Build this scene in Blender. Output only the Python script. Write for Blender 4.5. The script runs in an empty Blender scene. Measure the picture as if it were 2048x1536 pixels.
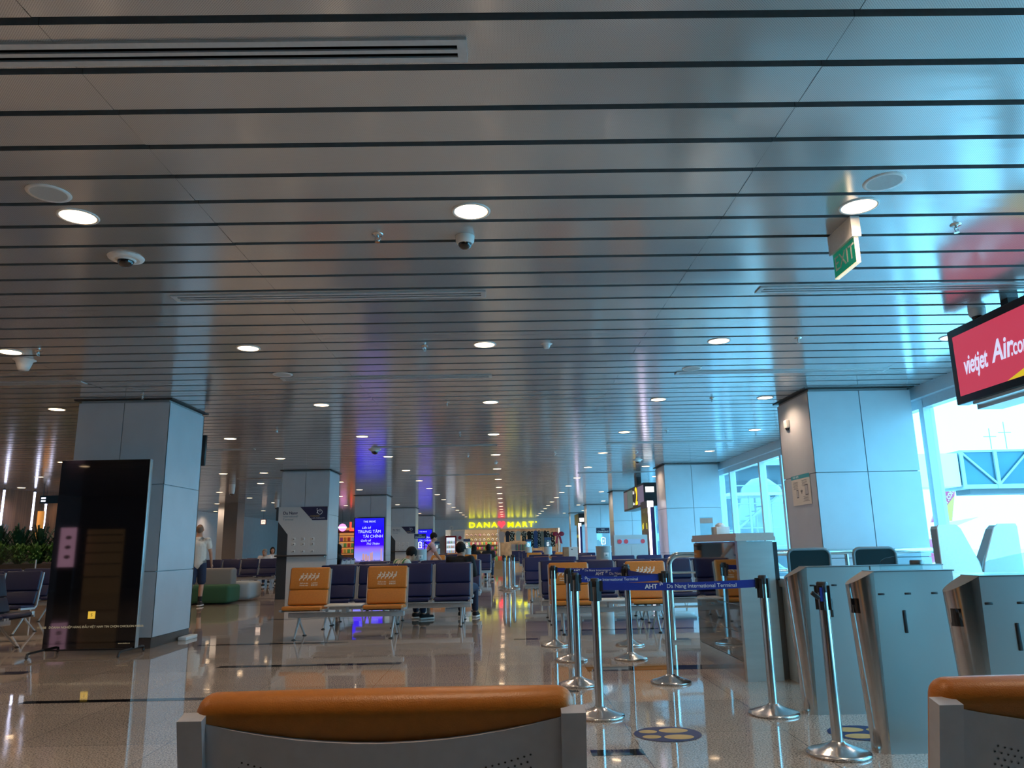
import bpy, bmesh, math, random
from mathutils import Vector, Matrix
R = math.radians
PI = math.pi
random.seed(7)
SC = bpy.context.scene
COL = SC.collection

# ---------------------------------------------------------------- camera
FPX, PITCH, YAW, ROLL, EYE = 1503.446, 0.2133985, 0.0130911, 0.018937, 1.2
cd = bpy.data.cameras.new('camera'); cam = bpy.data.objects.new('camera', cd); COL.objects.link(cam)
fw = Vector((math.sin(YAW)*math.cos(PITCH), math.cos(YAW)*math.cos(PITCH), math.sin(PITCH)))
rt = Vector((math.cos(YAW), -math.sin(YAW), 0)); up = rt.cross(fw)
rt2 = rt*math.cos(ROLL) - up*math.sin(ROLL); up2 = up*math.cos(ROLL) + rt*math.sin(ROLL)
m = Matrix((rt2, up2, -fw)).transposed().to_4x4(); m.translation = (0, 0, EYE)
cam.matrix_world = m
cd.sensor_width = 36; cd.lens = FPX/2048*36; cd.clip_start = 0.05; cd.clip_end = 600
SC.camera = cam

def at(u, v, Y):
    """world point at depth Y seen through photograph pixel u, v (used to measure far things)"""
    d = fw + rt2*((u-1024)/FPX) - up2*((v-768)/FPX)
    return Vector((d.x*Y/d.y, Y, EYE + d.z*Y/d.y))

# ---------------------------------------------------------------- world, exposure
SC.view_settings.view_transform = 'Standard'
try: SC.view_settings.look = 'None'
except Exception: pass
SC.view_settings.gamma = 1; SC.view_settings.exposure = 0.5
SC.view_settings.use_curve_mapping = False
w = bpy.data.worlds.new('overcast_sky'); SC.world = w; w.use_nodes = True
nt = w.node_tree; bg = nt.nodes['Background']
tc = nt.nodes.new('ShaderNodeTexCoord'); sx = nt.nodes.new('ShaderNodeSeparateXYZ'); cr = nt.nodes.new('ShaderNodeValToRGB')
nt.links.new(tc.outputs['Generated'], sx.inputs[0]); nt.links.new(sx.outputs[2], cr.inputs[0])
cr.color_ramp.elements[0].color = (0.15, 0.56, 0.82, 1); cr.color_ramp.elements[1].color = (0.145, 0.54, 0.86, 1)
nt.links.new(cr.outputs[0], bg.inputs[0]); bg.inputs[1].default_value = 5.8

def portal(y0, y1):
    l = bpy.data.lights.new('window_portal', 'AREA'); l.shape = 'RECTANGLE'; l.size = 3.0; l.size_y = y1-y0
    l.cycles.is_portal = True
    o = bpy.data.objects.new('window_portal', l); COL.objects.link(o)
    o.location = (6.25, (y0+y1)/2, 1.6); o.rotation_euler = (0, R(90), 0)
portal(.3, 14); portal(14, 58)

CEIL = 3.30
LAMP_W = 42.0
LAMP_L = 1.0

# ---------------------------------------------------------------- materials
MATS = {}
def mat(name, col, rough=.5, metal=0, var=0, vscale=40, bump=0, bscale=60, emit=None, es=1, spec=.5, coat=0, stretch=None, alpha=None, trans=0):
    if name in MATS: return MATS[name]
    M_ = bpy.data.materials.new(name); M_.use_nodes = True; t = M_.node_tree; b = t.nodes['Principled BSDF']
    b.inputs['Base Color'].default_value = (*col, 1); b.inputs['Roughness'].default_value = rough
    b.inputs['Metallic'].default_value = metal; b.inputs['Specular IOR Level'].default_value = spec
    b.inputs['Coat Weight'].default_value = coat; b.inputs['Coat Roughness'].default_value = .03
    b.inputs['Transmission Weight'].default_value = trans
    if var or bump:
        c = t.nodes.new('ShaderNodeTexCoord'); n = t.nodes.new('ShaderNodeTexNoise'); n.inputs['Scale'].default_value = vscale
        src = c.outputs['Object']
        if stretch:
            mp = t.nodes.new('ShaderNodeMapping'); mp.inputs['Scale'].default_value = stretch
            t.links.new(src, mp.inputs[0]); src = mp.outputs[0]
        t.links.new(src, n.inputs['Vector'])
        if var:
            r = t.nodes.new('ShaderNodeValToRGB')
            r.color_ramp.elements[0].position = .3; r.color_ramp.elements[1].position = .7
            r.color_ramp.elements[0].color = (*[max(0, x*(1-var)) for x in col], 1)
            r.color_ramp.elements[1].color = (*[min(1, x*(1+var)) for x in col], 1)
            t.links.new(n.outputs[0], r.inputs[0]); t.links.new(r.outputs[0], b.inputs['Base Color'])
        if bump:
            n2 = t.nodes.new('ShaderNodeTexNoise'); n2.inputs['Scale'].default_value = bscale; t.links.new(src, n2.inputs['Vector'])
            bp = t.nodes.new('ShaderNodeBump'); bp.inputs['Strength'].default_value = bump; bp.inputs['Distance'].default_value = .01
            t.links.new(n2.outputs[0], bp.inputs['Height']); t.links.new(bp.outputs[0], b.inputs['Normal'])
    if emit:
        b.inputs['Emission Color'].default_value = (*emit, 1); b.inputs['Emission Strength'].default_value = es
    MATS[name] = M_
    return M_

def glow(name, col, s):
    return mat(name, (.02, .02, .02), .5, emit=col, es=s)

def nodes_of(M_): return M_.node_tree, M_.node_tree.nodes['Principled BSDF']

def make_floor_mat():
    M_ = mat('polished_granite', (.3, .24, .19), .045, spec=.5, coat=.35); t, b = nodes_of(M_)
    c = t.nodes.new('ShaderNodeTexCoord')
    n1 = t.nodes.new('ShaderNodeTexNoise'); n1.inputs['Scale'].default_value = 95; n1.inputs['Detail'].default_value = 3
    n2 = t.nodes.new('ShaderNodeTexNoise'); n2.inputs['Scale'].default_value = 1.3
    for n in (n1, n2): t.links.new(c.outputs['Object'], n.inputs['Vector'])
    r = t.nodes.new('ShaderNodeValToRGB'); e = r.color_ramp.elements
    e[0].position = .34; e[0].color = (.15, .124, .10, 1); e[1].position = .68; e[1].color = (.74, .63, .53, 1)
    k = e.new(.47); k.color = (.45, .365, .295, 1)
    t.links.new(n1.outputs[0], r.inputs[0])
    # tile-to-tile tone and hairline joints on a 1 m grid
    s = t.nodes.new('ShaderNodeSeparateXYZ'); t.links.new(c.outputs['Object'], s.inputs[0])
    def mth(op, a, bb=None):
        n = t.nodes.new('ShaderNodeMath'); n.operation = op
        for i, v in enumerate((a, bb)):
            if v is None: continue
            if isinstance(v, (int, float)): n.inputs[i].default_value = v
            else: t.links.new(v, n.inputs[i])
        return n.outputs[0]
    lines = []
    cells = []
    for ax, off, per in ((0, .2, 1.0), (1, .75, 1.0)):
        v = mth('DIVIDE', mth('ADD', s.outputs[ax], off), per)
        fr = mth('FRACT', v); cells.append(mth('FLOOR', v))
        lines.append(mth('LESS_THAN', mth('ABSOLUTE', mth('SUBTRACT', fr, .5)), 1))
        lines[-1] = mth('GREATER_THAN', mth('ABSOLUTE', mth('SUBTRACT', fr, .5)), .4975)
    ln = mth('MAXIMUM', lines[0], lines[1])
    cx = t.nodes.new('ShaderNodeCombineXYZ'); t.links.new(cells[0], cx.inputs[0]); t.links.new(cells[1], cx.inputs[1])
    wn = t.nodes.new('ShaderNodeTexWhiteNoise'); t.links.new(cx.outputs[0], wn.inputs['Vector'])
    tone = mth('ADD', mth('MULTIPLY', wn.outputs['Value'], .16), .92)
    tone = mth('MULTIPLY', tone, mth('ADD', mth('MULTIPLY', n2.outputs[0], .3), .85))
    tone = mth('MULTIPLY', tone, mth('SUBTRACT', 1, mth('MULTIPLY', ln, .6)))
    mx = t.nodes.new('ShaderNodeVectorMath'); mx.operation = 'SCALE'
    t.links.new(r.outputs[0], mx.inputs[0]); t.links.new(tone, mx.inputs['Scale']); t.links.new(mx.outputs[0], b.inputs['Base Color'])
    n3 = t.nodes.new('ShaderNodeTexNoise'); n3.inputs['Scale'].default_value = 2.2; t.links.new(c.outputs['Object'], n3.inputs['Vector'])
    bp = t.nodes.new('ShaderNodeBump'); bp.inputs['Strength'].default_value = .05; bp.inputs['Distance'].default_value = .02
    t.links.new(n3.outputs[0], bp.inputs['Height']); t.links.new(bp.outputs[0], b.inputs['Normal']); t.links.new(bp.outputs[0], b.inputs['Coat Normal'])
    return M_

def make_ceiling_mat():
    M_ = mat('perforated_aluminium', (.50, .50, .50), .16, metal=.55, spec=.6); t, b = nodes_of(M_)
    c = t.nodes.new('ShaderNodeTexCoord'); s = t.nodes.new('ShaderNodeSeparateXYZ'); t.links.new(c.outputs['Object'], s.inputs[0])
    def mth(op, a, bb=None):
        n = t.nodes.new('ShaderNodeMath'); n.operation = op
        for i, v in enumerate((a, bb)):
            if v is None: continue
            if isinstance(v, (int, float)): n.inputs[i].default_value = v
            else: t.links.new(v, n.inputs[i])
        return n.outputs[0]
    fx = mth('SINE', mth('MULTIPLY', s.outputs[0], 2*PI/.011)); fy = mth('SINE', mth('MULTIPLY', s.outputs[1], 2*PI/.011))
    d = mth('GREATER_THAN', mth('MULTIPLY', fx, fy), .35)
    cr_ = t.nodes.new('ShaderNodeMix'); cr_.data_type = 'RGBA'
    t.links.new(mth('MULTIPLY', d, .55), cr_.inputs[0])
    cr_.inputs[6].default_value = (.64, .64, .64, 1); cr_.inputs[7].default_value = (.16, .16, .16, 1)
    t.links.new(cr_.outputs[2], b.inputs['Base Color'])
    n3 = t.nodes.new('ShaderNodeTexNoise'); n3.inputs['Scale'].default_value = 3
    mp = t.nodes.new('ShaderNodeMapping'); mp.inputs['Scale'].default_value = (.5, 3, 1)
    t.links.new(c.outputs['Object'], mp.inputs[0]); t.links.new(mp.outputs[0], n3.inputs['Vector'])
    bp = t.nodes.new('ShaderNodeBump'); bp.inputs['Strength'].default_value = .05; bp.inputs['Distance'].default_value = .02
    t.links.new(n3.outputs[0], bp.inputs['Height']); t.links.new(bp.outputs[0], b.inputs['Normal'])
    return M_

def make_glass(name, tint, gl=.03):
    M_ = bpy.data.materials.new(name); M_.use_nodes = True; t = M_.node_tree; t.nodes.clear()
    o = t.nodes.new('ShaderNodeOutputMaterial'); mx = t.nodes.new('ShaderNodeMixShader'); tr = t.nodes.new('ShaderNodeBsdfTransparent')
    g = t.nodes.new('ShaderNodeBsdfGlossy'); g.inputs['Roughness'].default_value = .01; lw = t.nodes.new('ShaderNodeLayerWeight'); lw.inputs[0].default_value = .5; pw = t.nodes.new('ShaderNodeMath'); pw.operation = 'POWER'; pw.inputs[1].default_value = 5; ma = t.nodes.new('ShaderNodeMath'); ma.operation = 'MULTIPLY_ADD'; ma.inputs[1].default_value = .6; ma.inputs[2].default_value = gl
    tr.inputs[0].default_value = (*tint, 1)
    t.links.new(lw.outputs['Facing'], pw.inputs[0]); t.links.new(pw.outputs[0], ma.inputs[0]); t.links.new(ma.outputs[0], mx.inputs[0]); t.links.new(tr.outputs[0], mx.inputs[1]); t.links.new(g.outputs[0], mx.inputs[2]); t.links.new(mx.outputs[0], o.inputs[0])
    MATS[name] = M_
    return M_

FLOOR = make_floor_mat(); CEILM = make_ceiling_mat()
GLASS = make_glass('window_glass', (.93, .97, 1)); ACRYL = make_glass('clear_acrylic', (.86, .95, .97), .10)
PANEL = mat('white_cladding', (.52, .55, .59), .28, var=.03, vscale=3)
JOINT = mat('joint_grey', (.34, .35, .36), .5, var=.05)
BLACK = mat('matt_black', (.012, .012, .014), .5, var=.1)
GLOSSB = mat('gloss_black', (.006, .006, .008), .03, coat=1, var=.05)
BLKPL = mat('black_plastic', (.02, .02, .022), .35, var=.1)
ALU = mat('painted_aluminium', (.55, .57, .58), .35, metal=.3, var=.04)
FLANGE = mat('shaded_flange', (.17, .18, .19), .5, var=.05)  # panel aluminium made darker: the shade of the grooves is put into the colour
STEEL = mat('brushed_steel', (.62, .61, .60), .2, metal=1, var=.05, vscale=60, stretch=(1, 1, .03), bump=.03, bscale=90)
CHROME = mat('polished_steel', (.72, .70, .68), .12, metal=1, var=.03)
DKSTEEL = mat('dark_satin_steel', (.22, .20, .19), .28, metal=.9, var=.05)
ORANGE = mat('orange_leather', (.58, .195, .026), .36, var=.06, vscale=60, bump=.10, bscale=420)
BLUE = mat('navy_leather', (.005, .012, .070), .36, var=.08, vscale=60, bump=.10, bscale=420)
SHELL = mat('grey_shell', (.56, .58, .63), .42, metal=.25, var=.04)
SILVER = mat('silver_frame', (.58, .60, .62), .32, metal=.6, var=.03)
WHITE = mat('white_plastic', (.75, .74, .72), .4, var=.03)
TABLE = mat('table_laminate', (.72, .68, .62), .35, var=.03)
PRINT = mat('cream_print', (.80, .70, .58), .5, var=.02)
WTEXT = mat('white_print', (.85, .86, .88), .5, var=.02)
BELT = mat('blue_belt', (.008, .03, .30), .55, var=.08, vscale=120)
STRIPE = mat('black_granite', (.012, .012, .014), .05, coat=.4, var=.4, vscale=120)
FRAMEW = mat('window_frame_paint', (.62, .66, .70), .35, metal=.1, var=.03)
WALLM = mat('pale_wall_paint', (.62, .66, .70), .5, var=.03, vscale=4)
WOOD = mat('dark_wood_cladding', (.16, .085, .045), .3, var=.35, vscale=2, stretch=(12, 12, .4))
LAMP = glow('downlight_lens', (6, 4.1, 2.4), LAMP_L)
NAVYP = mat('navy_print', (.02, .025, .08), .4, var=.05)
DKPANEL = mat('dark_laminate', (.035, .042, .05), .35, var=.06)
LTPANEL = mat('light_laminate', (.60, .60, .60), .3, var=.03)
SKIN = mat('skin', (.52, .27, .17), .5, var=.08, vscale=20)
HAIR = mat('black_hair', (.012, .010, .009), .75, var=.3, vscale=120, spec=.25, bump=.8, bscale=70)

# ---------------------------------------------------------------- mesh helpers
class MB:
    def __init__(s): s.v = []; s.f = []; s.m = []; s.s = []
    def add(s, vs, fs, mi=0, sm=False, mtx=None):
        o = len(s.v)
        s.v += [tuple(mtx @ Vector(p)) if mtx else tuple(p) for p in vs]
        for f in fs: s.f.append(tuple(i+o for i in f)); s.m.append(mi); s.s.append(sm)
        return s
    def box(s, a, b, mi=0, mtx=None):
        x0, y0, z0 = [min(p, q) for p, q in zip(a, b)]; x1, y1, z1 = [max(p, q) for p, q in zip(a, b)]
        return s.add([(x0,y0,z0),(x1,y0,z0),(x1,y1,z0),(x0,y1,z0),(x0,y0,z1),(x1,y0,z1),(x1,y1,z1),(x0,y1,z1)],
              [(0,3,2,1),(4,5,6,7),(0,1,5,4),(1,2,6,5),(2,3,7,6),(3,0,4,7)], mi, mtx=mtx)
    def rbox(s, a, b, r=.01, seg=3, mi=0, mtx=None, bow=0, bowax=1):
        bm = bmesh.new(); bmesh.ops.create_cube(bm, size=1)
        c = [(p+q)/2 for p, q in zip(a, b)]; d = [abs(q-p) for p, q in zip(a, b)]
        for v in bm.verts: v.co = Vector([c[i]+v.co[i]*d[i] for i in range(3)])
        bmesh.ops.bevel(bm, geom=bm.edges[:], offset=min(r, min(d)*.49), segments=seg, affect='EDGES', profile=.5)
        bm.verts.index_update()
        vs = []
        for v in bm.verts:
            vs.append(v.co.copy())
        s.add(vs, [[v.index for v in f.verts] for f in bm.faces], mi, True, mtx); bm.free(); return s
    def lathe(s, prof, seg=24, mi=0, mtx=None, cap=True):
        vs = []; fs = []; n = len(prof)
        for k in range(seg):
            a = 2*PI*k/seg
            for r, z in prof: vs.append((r*math.cos(a), r*math.sin(a), z))
        for k in range(seg):
            k2 = (k+1) % seg
            for j in range(n-1): fs.append((k*n+j, k2*n+j, k2*n+j+1, k*n+j+1))
        s.add(vs, fs, mi, True, mtx)
        if cap and max(p[1] for p in prof) - min(p[1] for p in prof) > 1e-5:
            for j, rev in ((0, True), (n-1, False)):
                if prof[j][0] > 1e-5:
                    r, z = prof[j]; ring = [(r*math.cos(2*PI*k/seg), r*math.sin(2*PI*k/seg), z) for k in range(seg)]
                    s.add(ring, [tuple(reversed(range(seg))) if rev else tuple(range(seg))], mi, False, mtx)
        return s
    def tube(s, pts, r, seg=10, mi=0, mtx=None):
        pts = [Vector(p) for p in pts]; n = len(pts); rr = r if isinstance(r, (list, tuple)) else [r]*n
        vs = []; prev = None
        for i, p in enumerate(pts):
            d = (pts[min(i+1, n-1)] - pts[max(i-1, 0)]).normalized()
            if prev is None:
                a = Vector((0, 0, 1)) if abs(d.z) < .9 else Vector((1, 0, 0)); u = d.cross(a).normalized()
            else: u = (prev - d*prev.dot(d)).normalized()
            prev = u; v = d.cross(u)
            for k in range(seg):
                t = 2*PI*k/seg; vs.append(p + (u*math.cos(t) + v*math.sin(t))*rr[i])
        fs = [(i*seg+k, i*seg+(k+1) % seg, (i+1)*seg+(k+1) % seg, (i+1)*seg+k) for i in range(n-1) for k in range(seg)]
        s.add(vs, fs, mi, True, mtx)
        s.add(vs[:seg], [tuple(reversed(range(seg)))], mi, False, mtx); s.add(vs[-seg:], [tuple(range(seg))], mi, False, mtx); return s
    def prism(s, poly, y0, y1, mi=0, mtx=None, plane='xz'):
        n = len(poly)
        A = sum(poly[i][0]*poly[(i+1) % n][1]-poly[(i+1) % n][0]*poly[i][1] for i in range(n))
        if A < 0: poly = poly[::-1]
        if plane == 'xz': f = lambda p, y: (p[0], y, p[1])
        elif plane == 'yz': f = lambda p, y: (y, p[0], p[1])
        else: f = lambda p, y: (p[0], p[1], y)
        vs = [f(p, y0) for p in poly] + [f(p, y1) for p in poly]
        fs = [tuple(range(n)), tuple(reversed(range(n, 2*n)))] + [(i, n+i, n+(i+1) % n, (i+1) % n) for i in range(n)]
        if plane == 'yz' and y1 > y0 or plane == 'xy' and y1 > y0 or (plane == 'xz' and y1 < y0): fs = [tuple(reversed(q)) for q in fs]
        return s.add(vs, fs, mi, False, mtx)
    def disc(s, c, r, n, mi=0, rx=None, seg=16, mtx=None):
        """flat disc, normal n = 'x','y','z' axis"""
        ry = rx or r; vs = []
        for k in range(seg):
            a = 2*PI*k/seg; p, q = r*math.cos(a), ry*math.sin(a)
            vs.append({'z': (c[0]+p, c[1]+q, c[2]), 'y': (c[0]+p, c[1], c[2]+q), 'x': (c[0], c[1]+p, c[2]+q)}[n])
        return s.add(vs, [tuple(range(seg))], mi, False, mtx)
    def ball(s, c, r, seg=16, rings=10, mi=0, mtx=None):
        r = r if isinstance(r, (tuple, list)) else (r, r, r); vs = []; fs = []
        for i in range(rings+1):
            ph = PI*i/rings
            for k in range(seg):
                a = 2*PI*k/seg; vs.append((c[0]+r[0]*math.sin(ph)*math.cos(a), c[1]+r[1]*math.sin(ph)*math.sin(a), c[2]+r[2]*math.cos(ph)))
        for i in range(rings):
            for k in range(seg):
                k2 = (k+1) % seg; fs.append((i*seg+k, (i+1)*seg+k, (i+1)*seg+k2, i*seg+k2))
        return s.add(vs, fs, mi, True, mtx)
    def build(s, name, mats, parent=None, loc=None, rot=None):
        me = bpy.data.meshes.new(name); me.from_pydata(s.v, [], s.f)
        for q in (mats if isinstance(mats, (list, tuple)) else [mats]): me.materials.append(q)
        me.polygons.foreach_set('material_index', s.m); me.polygons.foreach_set('use_smooth', s.s); me.update()
        o = bpy.data.objects.new(name, me); COL.objects.link(o)
        if parent: o.parent = parent
        if loc: o.location = loc
        if rot: o.rotation_euler = rot
        return o

def tag(o, label, cat=None, group=None, kind=None):
    if label: o['label'] = label
    if cat: o['category'] = cat
    if group: o['group'] = group
    if kind: o['kind'] = kind
    return o
def thing(name, label, cat, loc=(0, 0, 0), rz=0, group=None):
    o = bpy.data.objects.new(name, None); COL.objects.link(o); o.location = loc; o.rotation_euler = (0, 0, rz)
    return tag(o, label, cat, group)
def struct(mb, name, mats, label=None):
    o = mb.build(name, mats); o['kind'] = 'structure'
    if label: o['label'] = label
    return o
def kids(o): return [c for c in bpy.data.objects if c.parent == o]
def dup(root, loc, rz=0, label=None, group=None):
    def cp(o, par):
        c = o.copy(); COL.objects.link(c)
        if par: c.parent = par
        for k in KID.get(o.name, ()): cp(k, c)
        return c
    if root.name not in KID: scan(root)
    r = cp(root, None); r.location = loc; r.rotation_euler = (0, 0, rz)
    if label: r['label'] = label
    if group: r['group'] = group
    return r
KID = {}
def scan(root):
    KID[root.name] = kids(root)
    for k in KID[root.name]: scan(k)

def txt(name, s, size, mt, parent=None, loc=(0, 0, 0), rot=(R(90), 0, 0), align='CENTER', depth=.002, off=0, shear=0, sx=1, sp=1):
    c = bpy.data.curves.new('lettering', 'FONT'); c.body = s; c.size = size; c.align_x = align; c.align_y = 'CENTER'
    c.extrude = depth; c.offset = off; c.shear = shear; c.resolution_u = 3; c.space_character = sp
    o = bpy.data.objects.new('lettering_source', c); COL.objects.link(o)
    bpy.context.view_layer.update()
    me = bpy.data.meshes.new_from_object(o.evaluated_get(bpy.context.evaluated_depsgraph_get()))
    bpy.data.objects.remove(o)
    me.materials.clear(); me.materials.append(mt)
    q = bpy.data.objects.new(name, me); COL.objects.link(q); q.location = loc; q.rotation_euler = rot; q.scale = (sx, 1, 1)
    if parent: q.parent = parent
    return q
FACE_NX = (R(90), 0, R(-90))      # reads from the -X side

# ================================================================ SHELL
XL, XR, YB, YF = -15.8, 5.8, -9.0, 58.0
struct(MB().box((XL-.2, YB-.2, -.3), (XR+.4, YF+8, 0)), 'floor', FLOOR, 'polished speckled granite floor')
# dark inlaid floor strips
sb = MB()
for x0, x1, y, wd in ((-4.07, .6, 6.76, .11), (-3.09, -1.14, 8.54, .13), (-4.08, -2.11, 10.53, .13), (.79, 3.2, 7.88, .26), (.49, .8, 4.80, .13), (-9.5, -5.05, 8.42, .2),
        (-9.0, -6.85, 11.47, .13), (.1, .42, 10.47, .12), (.77, 2.75, 11.43, .13), (-1.2, -.55, 14.05, .15), (-6.2, -5.3, 18.05, .15), (-8.2, -6.2, 15.0, .13), (-2.6, -1.2, 16.6, .14),
        (-4.3, -2.5, 14.2, .13), (.5, 2.4, 14.3, .14), (-.9, .3, 19.6, .14), (-.6, .4, 24.4, .14), (-7.5, -5.0, 23.0, .14), (1.0, 2.0, 2.9, .12), (-3.0, -1.4, 3.4, .12)):
    sb.box((x0, y-wd/2, -.001), (x1, y+wd/2, .0015))
struct(sb, 'floor_inlay_strips', STRIPE)

# ceiling: long aluminium trough panels running across the hall
PIT = .3245; GAP = .046; Y00 = 2.66
pb = MB()
segs = [(XL, -11.83), (-11.83, -8.505), (-8.505, -5.18), (-5.18, -1.855), (-1.855, 1.47), (1.47, 4.795), (4.795, XR)]
k = int((YB-Y00)/PIT)
while Y00+k*PIT < YF:
    y0 = Y00+k*PIT+GAP/2; y1 = Y00+(k+1)*PIT-GAP/2
    for a, b in segs:
        dz = random.uniform(-.0012, .0012); z = CEIL+dz; a2, b2 = a+.0012, b-.0012
        e = [random.uniform(-.0012, .0012) for _ in range(4)]
        pb.add([(a2,y0,z+e[0]),(b2,y0,z+e[1]),(b2,y1,z+e[2]),(a2,y1,z+e[3])], [(0,3,2,1)], 0)
        pb.add([(a2,y0,z+e[0]),(b2,y0,z+e[1]),(b2,y0,z+.045),(a2,y0,z+.045)], [(0,1,2,3)], 1)
        pb.add([(a2,y1,z+e[3]),(b2,y1,z+e[2]),(b2,y1,z+.045),(a2,y1,z+.045)], [(0,3,2,1)], 1)
    k += 1
pb.box((XL, YB, CEIL+.16), (XR+.2, YF+.1, CEIL+.3), 2)
struct(pb, 'ceiling', [CEILM, FLANGE, BLACK], 'grey perforated metal panel ceiling with dark grooves')

# walls
struct(MB().box((XL-.15, YB, 0), (XL, YF+.1, CEIL+.3)), 'wall_left', WALLM, 'pale blue-grey left wall')
struct(MB().box((XL, 13.0, 0), (XL+.03, 29.0, CEIL+.1)), 'wall_left_cladding', WOOD, 'dark wood cladding on the left wall behind the plants')
struct(MB().box((XL, YB-.15, 0), (XR+.3, YB, CEIL+.3)), 'wall_back', mat('dark_back_wall', (.10, .09, .09), .5, var=.1))
wr = MB().box((XR, YB, 0), (6.2, .3, CEIL)).box((XR, YB, 3.13), (6.2, YF, CEIL+.3)).box((XR+.05, YB, 0), (6.2, YF, .09))  # first box: unseen solid stretch, added to cut daylight on the column fronts
struct(wr, 'wall_right', FRAMEW, 'bulkhead beam and sill of the glazed right wall')
mull = [.4, 2.3, 4.1, 5.6, 7.95, 10.36, 12.1, 13.9, 15.92, 17.3, 19.62, 20.62, 22.5, 24.5, 26.5, 28.5, 30.4, 32.5, 34.5, 36.5, 38.5, 40.4, 43, 46, 49, 52, 55, 57.9]
mb = MB()
for y in mull: mb.box((5.88, y-.055, .09), (6.03, y+.055, 3.125))
mb.box((5.885, YB, 3.0), (6.025, YF, 3.13)); mb.box((5.885, YB, .09), (6.025, YF, .16))
struct(mb, 'trim_1', FRAMEW, 'white mullions of the window wall')
for n_, (a, b) in enumerate(zip(mull[:-1], mull[1:])):
    struct(MB().box((5.97, a+.055, .16), (5.985, b-.055, 3.0)), 'window_%d' % (n_+1), GLASS)
# front wall around the far shop
def px_box(mb, u0, v0, u1, v1, Y, d=.1, mi=0):
    a = at(u0, v1, Y); b = at(u1, v0, Y); return mb.box((a.x, Y, a.z), (b.x, Y+d, b.z), mi)
fwl = MB(); SY = 58.0
sx0 = at(891, 1090, SY).x; sx1 = at(1121, 1090, SY).x; stop = 2.55
fwl.box((XL, SY, 0), (sx0, SY+.2, CEIL+.2)).box((sx1, SY, 0), (XR, SY+.2, CEIL+.2)).box((sx0, SY, stop), (sx1, SY+.2, CEIL+.2))
fwl.box((sx0-.4, SY+5.9, 0), (sx1+.4, SY+6.1, CEIL+.2)).box((sx0-.2, SY+.2, 0), (sx0, SY+6, CEIL)).box((sx1, SY+.2, 0), (sx1+.2, SY+6, CEIL)).box((sx0, SY+.2, 2.75), (sx1, SY+6, 2.85))
struct(fwl, 'wall_front', WALLM, 'end wall around the gift shop')

# columns --------------------------------------------------------------------
def column(x0, x1, y0, y1, z1=3.26, seam=None, zs=(0.97, 2.12), n=None, label=''):
    root = bpy.data.objects.new('column', None); COL.objects.link(root); root.location = ((x0+x1)/2, (y0+y1)/2, 0)
    root['kind'] = 'structure'; root['label'] = label
    L = MB(); cx, cy = (x0+x1)/2, (y0+y1)/2; hx, hy = (x1-x0)/2, (y1-y0)/2
    L.box((-hx+.02, -hy+.02, 0), (hx-.02, hy-.02, CEIL)); L.build('core', JOINT, root)
    C = MB(); zz = [.13] + list(zs) + [z1]; g = .006
    for a, b in zip(zz[:-1], zz[1:]):
        for q0, q1 in ((-hx, -g+seam_x(hx, seam)), (g+seam_x(hx, seam), hx)):
            C.box((q0, -hy, a+g), (q1, -hy+.02, b-g)); C.box((q0, hy-.02, a+g), (q1, hy, b-g))
        for sx_ in (-1, 1):
            C.box((sx_*hx, -hy+.0005, a+g), (sx_*(hx-.02), hy-.0005, b-g))
    C.build('cladding', PANEL, root)
    MB().box((-hx+.008, -hy+.008, 0), (hx-.008, hy-.008, .13)).build('skirting', DKSTEEL, root)
    MB().box((-hx-.05, -hy-.05, CEIL-.012), (hx+.05, hy+.05, CEIL+.002)).build('gap_shade_plate', BLACK, root)  # black plate painted in for the shadow gap around the column top
    return root
def seam_x(hx, seam): return 0 if seam is None else seam*hx
CY0 = [10.30, 20.05, 29.9, 39.7, 49.5]
nth = ['nearest', 'second', 'third', 'fourth', 'fifth']
for i, y in enumerate(CY0):
    column(-5.87, -4.62, y, y+1.22, label='white panelled square column, %s on the left side' % nth[i])
    column(4.28, 5.72, y, y+1.2, label='white panelled square column, %s along the window wall' % nth[i])

# ================================================================ CEILING FITTINGS
def ordinal(n): return ['first', 'second', 'third', 'fourth', 'fifth', 'sixth', 'seventh', 'eighth', 'ninth', 'tenth', 'eleventh', 'twelfth', 'thirteenth', 'fourteenth', 'fifteenth', 'sixteenth', 'seventeenth', 'eighteenth'][n]
dl = thing('ceiling_downlight', 'x', 'ceiling light', group='round recessed downlights')
MB().lathe([(.104, 0), (.108, -.007), (.121, -.006), (.124, 0)], 32, cap=False).build('trim_ring', WHITE, dl)
MB().lathe([(0, -.006), (.104, -.0045)], 32, cap=False).build('lens', LAMP, dl)
bl_ = bpy.data.lights.new('lamp_bulb', 'SPOT'); bl_.energy = LAMP_W; bl_.color = (1, .72, .50); bl_.spot_size = R(150); bl_.spot_blend = .7; bl_.shadow_soft_size = .05
bo_ = bpy.data.objects.new('lamp_bulb', bl_); COL.objects.link(bo_); bo_.parent = dl; bo_.location = (0, 0, -.012)
first = True
lines_ = {-6: 'along the far left wall', -5: 'second line in from the left wall', -4: 'third line in from the left wall', -3: 'line left of the left columns', -2: 'line of the left columns',
          -1: 'line between left columns and aisle', 0: 'line over the centre aisle', 1: 'line right of the centre aisle', 2: 'line nearest the windows'}
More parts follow.
